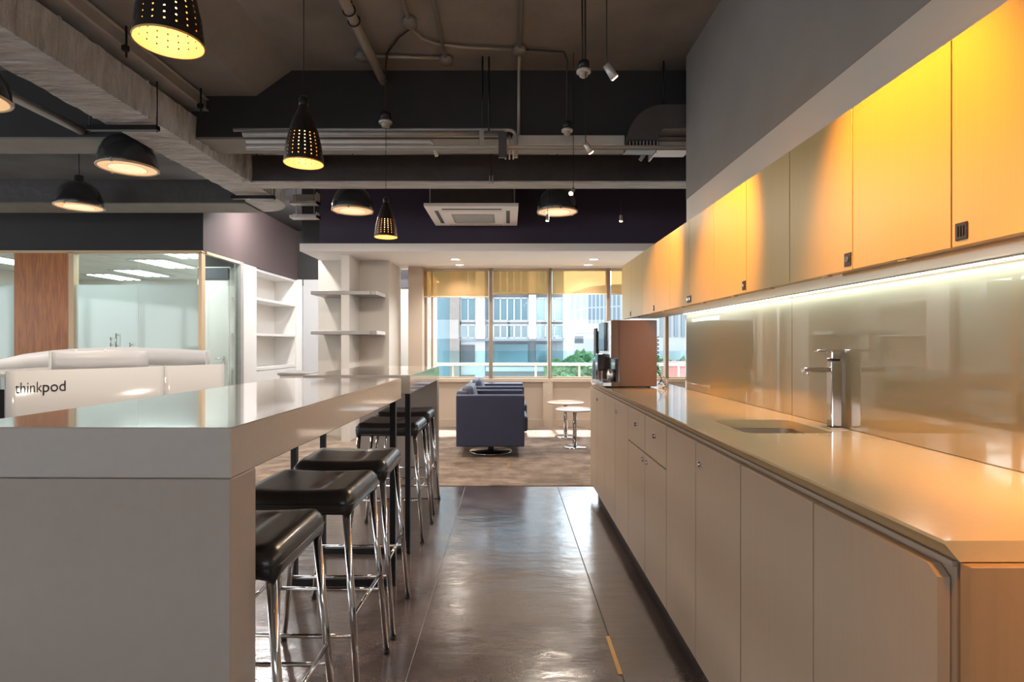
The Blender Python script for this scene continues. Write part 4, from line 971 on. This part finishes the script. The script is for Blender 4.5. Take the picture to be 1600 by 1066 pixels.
# lettering
def letters(txt, x0px, x1px, off, zc_, hgt, nm):
    cu = bpy.data.curves.new(nm, 'FONT'); cu.body = txt; cu.size = hgt; cu.extrude = .0012; cu.offset = off
    o = bpy.data.objects.new(nm, cu); COL.objects.link(o)
    dg = bpy.context.evaluated_depsgraph_get(); me = bpy.data.meshes.new_from_object(o.evaluated_get(dg)); bpy.data.objects.remove(o)
    w0 = min(v.co.x for v in me.vertices); w1 = max(v.co.x for v in me.vertices)
    # lay along the curved front panel between two picture columns
    cum = [0]
    for p, q in zip(path, path[1:]): cum.append(cum[-1]+(Vector(q)-Vector(p)).length)
    def onpath(s):
        for i in range(len(path)-1):
            if s <= cum[i+1]:
                f = (s-cum[i])/(cum[i+1]-cum[i]); P = Vector(path[i]).lerp(Vector(path[i+1]), f); d = (Vector(path[i+1])-Vector(path[i])).normalized(); return P, d
    def find(px):
        for k in range(2000):
            s = cum[-1]*k/2000; P, d = onpath(s)
            if VX+P.x/P.y*F >= px: return s
    s0, s1 = find(x0px), find(x1px)
    for v in me.vertices:
        s = s0+(v.co.x-w0)/(w1-w0)*(s1-s0); P, d = onpath(max(0, s)); n_ = Vector((d.y, -d.x))
        P = P+n_*(.0165+v.co.z+.001); v.co = Vector((P.x, P.y, zc_+v.co.y))-ORG[R_.name]
    me.materials.append(M['ink']); ob = bpy.data.objects.new(nm, me); COL.objects.link(ob); ob.parent = front; return ob
letters('think', 22.5, 64.5, -.0014, .834, .118, 'lettering')
letters('pod', 65.5, 101, -.0004, .834, .118, 'lettering')

# ================================================================ LOUNGE
def armchair(label, x, y):
    r = thing('armchair', label, 'armchair', (x, y, 0), 'slate armchairs by the window')
    # local build: faces +X ; width along Y .76 ; depth along X .74
    for s_ in (-1, 1):
        ya, yb = (-.38, -.27) if s_ < 0 else (.27, .38)
        MB().box(x-.355, x+.365, y+ya, y+yb, .12, .665, .016, 3).build('arm', 'fabric', r)
    MB().box(x-.36, x-.24, y-.27, y+.27, .12, .70, .02, 3).build('backrest', 'fabriclight', r)
    MB().box(x-.25, x+.36, y-.268, y+.268, .12, .26, .01, 2).build('seat_frame', 'fabric', r)
    MB().box(x-.24, x+.405, y-.265, y+.265, .262, .43, .03, 4).build('seat_cushion', 'fabric', r)
    # leaning back pillow
    b = MB().box(-.055, .075, -.25, .25, 0, .33, .05, 5)
    o = b.build('back_cushion', 'fabriclight', r); o.location = (-.185, 0, .43); o.rotation_euler = (0, math.radians(-14), 0)
    for v in o.data.vertices: v.co += Vector((x, y, 0))*0
    o.data.transform(Matrix.Translation(ORG[r.name]))
    MB().lathe([(0, 0.004), (.235, 0.004), (.24, .010), (.235, .016), (.05, .024), (.035, .03), (.035, .12), (0, .12)], (x, y, 0), 40).build('swivel_base', 'chrome', r)
    return r
armchair('slate blue leather swivel armchair, nearer of the two, seen side on', -.20, 6.29)
armchair('second slate armchair, mostly hidden behind the nearer one', -.17, 7.50)
def rtable(label, x, y, m_, rt, ht):
    r = thing('round_side_table', label, 'side table', (x, y, 0), 'round side tables')
    MB().lathe([(0, ht), (rt-.006, ht), (rt, ht-.006), (rt, ht-.014), (rt-.012, ht-.02), (0, ht-.02)], (x, y, 0), 40).build('tabletop', m_, r)
    MB().tube([(x, y, .018), (x, y, ht-.02)], .024, 18).build('stem', 'chrome', r)
    MB().lathe([(0, .018), (.13, .016), (.14, .008), (.14, .0042), (0, .0042)], (x, y, 0), 36).build('base', 'chrome', r)
    MB().lathe([(.028, ht-.028), (.05, ht-.02)], (x, y, 0), 18).build('collar', 'chrome', r)
rtable('round side table with warm pinkish top, farther of the pair', .735, 7.28, 'tabletopwarm', .24, .455)
rtable('round side table with white top, nearer of the pair', .768, 6.56, 'tabletop', .225, .45)

# ================================================================ OUTSIDE
M['sidewalk'] = mat('ground_grey', (.35, .35, .35), .9, var=.1, vs=.3)
M['bgwhite'] = mat('facade_white', (.36, .37, .38), .6, var=.03, vs=.5)
M['bggrey'] = mat('facade_grey', (.17, .20, .225), .5, var=.05, vs=.5)
M['bgbrown'] = mat('facade_brown', (.20, .165, .145), .6, var=.15, vs=1.5)
M['bgglass'] = mat('facade_glass', (.085, .15, .18), .15, metal=.3, var=.25, vs=.35, stretch=(1, 1, .4))
M['bgwavy'] = mat('facade_glass_wavy', (.30, .42, .44), .12, metal=.4, c2=(.07, .13, .15), vs=.55, stretch=(1, 1, .35))
M['bgfins'] = grid_mat('facade_fins', (.09, .125, .165), (.11, .15, .19), (.26, .29, .31), .55, 3.2, .10, 'XZ', .4)
M['bgstrip'] = grid_mat('facade_strips', (.08, .09, .10), (.09, .10, .12), (.40, .40, .39), 2.6, 2.4, .75, 'XZ', .6)
M['bgred'] = mat('bus_red', (.55, .12, .10), .5)
M['bgpale'] = mat('far_pale', (.33, .38, .41), .8)
o = struct('floor_street', 'sidewalk', (-60, 110, 10.5, 260, -9.2, -9)); 
M['terrace'] = mat('terrace_paving', (.84, .82, .80), .8, var=.03, vs=3)
struct('floor_terrace', 'terrace', (-3, 6, YB+.12, 10.3, -.3, 0))
# balustrade
r = thing('balcony_railing', 'glass balcony railing with pale steel handrail outside the windows', 'railing', (0, 10, 0))
zrl = H+(VY-569.5)/F*10
MB().tube([(-2.0, 10, zrl), (4.4, 10, zrl)], .028, 12).build('handrail', 'soffit', r)
MB().box(-2.0, 4.4, 9.995, 10.005, .05, zrl+.24).build('glass_panel', 'raillass', r)
for px in (708, 837, 905, 990, 1060, 1130): 
    x = (px-VX)/F*10; MB().box(x-.018, x+.018, 9.98, 9.994, 0, zrl).build('post', 'silver', r)
tag(MB().tube([(-1.72, 8.5, zrl), (-1.9, 10, zrl)], .02, 8).box(-1.9, -1.88, 8.6, 10, .1, zrl+.24).build('side_railing', 'raillass', loc=(-1.9, 9, 0)), 'glass side return of the balcony railing', 'railing')
DB = 40.
def X(px, D=DB): return (px-VX)/F*D
def Z(py, D=DB): return H-(py-VY)/F*D
B1 = thing('office_building', 'glass and white office block filling the left windows', 'building', (X(780), DB, -9))
MB().box(X(600), X(881), DB+.4, DB+14, -9, 22).build('wall', 'bggrey', B1)
MB().box(X(704), X(719), DB-.6, DB+.39, -9, 22).build('brown_pier', 'bgbrown', B1)
MB().box(X(640), X(703), DB-.2, DB+.39, -9, 22).build('left_glazing', 'bgglass', B1)
for a, c in ((744, 758), (826, 837), (764, 769)): MB().box(X(a), X(c), DB-.5, DB+.39, Z(530), 22).build('white_pier', 'bgwhite', B1)
def winpanel(a, c, t, bt, nx, nz, m_='bgglass'):
    g = MB().box(X(a), X(c), DB+.1, DB+.39, Z(bt), Z(t)).build('window', m_, B1)
    b = MB()
    for k in range(nx+1):
        x = X(a)+(X(c)-X(a))*k/nx; b.box(x-.05, x+.05, DB, DB+.1, Z(bt), Z(t))
    for k in range(nz+1):
        z = Z(bt)+(Z(t)-Z(bt))*k/nz; b.box(X(a), X(c), DB, DB+.1, z-.05, z+.05)
    b.build('mullions', 'bgwhite', g)
for t, bt in ((330, 365), (372, 410), (418, 458), (466, 502), (508, 528)):
    winpanel(720, 743, t, bt, 2, 1); winpanel(771, 825, t, bt, 5, 1)
    winpanel(838, 880, t, bt, 3, 1, 'bgwavy'); winpanel(759, 764, t, bt, 1, 1)
MB().box(X(704), X(881), DB-.3, DB+.39, Z(533), Z(529)).build('cornice', 'bggrey', B1)
MB().box(X(720), X(758), DB-.1, DB+.39, -9, Z(533)).build('white_base', 'bgwhite', B1)
MB().box(X(721), X(742), DB-.2, DB-.1, Z(566), Z(539)).build('dark_window', 'ledgrey', B1)
MB().box(X(721), X(742), DB-.2, DB-.1, Z(600), Z(586)).build('dark_window', 'ledgrey', B1)
for a, c in ((771, 825), (837, 855)): MB().box(X(a), X(c), DB-.05, DB+.39, Z(568), Z(538)).build('louvre_panel', 'bgglass', B1)
MB().box(X(759), X(881), DB-.4, DB+.39, Z(580), Z(573)).build('white_band', 'bgwhite', B1)
D2 = 90.
B2 = thing('tower_building', 'blue grey tower with vertical fins seen right of the glass block', 'building', (X(940, D2), D2, -9))
b = MB(); b.prism([(X(900, D2), D2+14), (X(918, D2), D2), (X(1000, D2), D2-8), (X(1120, D2), D2+4), (X(1120, D2), D2+20)], Z(511, D2), Z(463, D2)+1.5, 'Z'); b.build('upper_block', 'bgfins', B2)
MB().box(X(905, D2), X(1120, D2), D2+4, D2+18, -9, Z(511, D2)).build('podium', 'bggrey', B2)
B3 = thing('low_white_building', 'white building with dark window strips below the tower', 'building', (X(920, 75), 75, -9))
MB().box(X(896, 75), X(960, 75), 75, 84, -9, Z(513, 75)).build('wall', 'bgstrip', B3)
MB().box(X(896, 75), X(962, 75), 74.8, 75, Z(513, 75)-.6, Z(513, 75)+.6).build('parapet', 'bgwhite', B3)
for a, c, t, D, lb in ((880, 893, 512, 200, 'pale distant tower left in the skyline'), (892, 902, 509, 220, 'pale distant tower middle of the skyline'), (868, 884, 520, 240, 'low pale distant block in the skyline')):
    r = thing('distant_building', lb, 'building', (X(a, D), D, -9), 'far skyline')
    MB().box(X(a, D), X(c, D), D, D+12, -9, Z(t, D)).build('wall', 'bgpale', r)
    MB().box(X(a, D)+.8, X(c, D)-.8, D+2, D+8, Z(t, D), Z(t, D)+1.2).build('roof_box', 'bgwhite', r)
D4 = 60
B4 = thing('striped_building', 'pale office building with dark vertical strips seen right of the coffee machine', 'building', (X(1060, D4), D4, -9))
MB().box(X(1030, D4), X(1400, D4), D4+8, D4+20, -9, 30).build('wall', 'bgwhite', B4)
for k in range(18):
    x = X(1034+k*11, D4+8); MB().box(x-.22*1, x+.25, D4+7.85, D4+8, Z(525, D4), 28).build('window_strip', 'bggrey', B4)
tag(MB().box(X(1044, 42), X(1110, 42), 42, 44, -9, Z(566, 42)).box(X(1044, 42), X(1110, 42), 41.9, 42, Z(572, 42), Z(567, 42)).build('red_canopy', 'bgred', loc=(X(1060, 42), 42, -9)), 'red and white low structure beyond the right windows', 'canopy')
def tree(label, px, D, topy, rad):
    x = X(px, D); zt_ = Z(topy, D); r = thing('street_tree', label, 'tree', (x, D, -9), 'street trees beyond the balcony')
    b = MB()
    for k in range(9):
        c = Vector((x+random.uniform(-1, 1)*rad*.8, D+random.uniform(-1, 1)*rad*.6, zt_-rad*.8-random.uniform(0, 1)*rad*1.1)); rr_ = rad*random.uniform(.35, .6)
        q = bmesh.ops.create_icosphere(b.b, subdivisions=4, radius=rr_)
        for v in q['verts']:
            n_ = v.co.normalized(); d = noise.noise(n_*5+c)*.35+noise.noise(n_*14+c)*.3+noise.noise(n_*30+c)*.15
            v.co = c+n_*rr_*(1+d)
    b.build('crown', 'leaf', r)
    MB().tube([(x, D, -9), (x+.2, D, zt_-rad)], .3, 8, r2=.15).build('trunk', 'bark', r)
for a in (('tree at the corner of the glass block', 893, 35, 543, 1.5), ('tallest tree below the tower', 912, 37, 536, 1.8), ('tree just left of the coffee machine', 932, 44, 539, 2.2), ('tree right of the coffee machine', 1052, 53, 548, 2.6), ('tree lower in front of the skyline', 882, 31, 558, 1.1), ('tree partly behind the coffee machine', 962, 53, 540, 2.6), ('tree at far right behind the kitchen wall end', 1085, 64, 546, 3)): tree(*a)
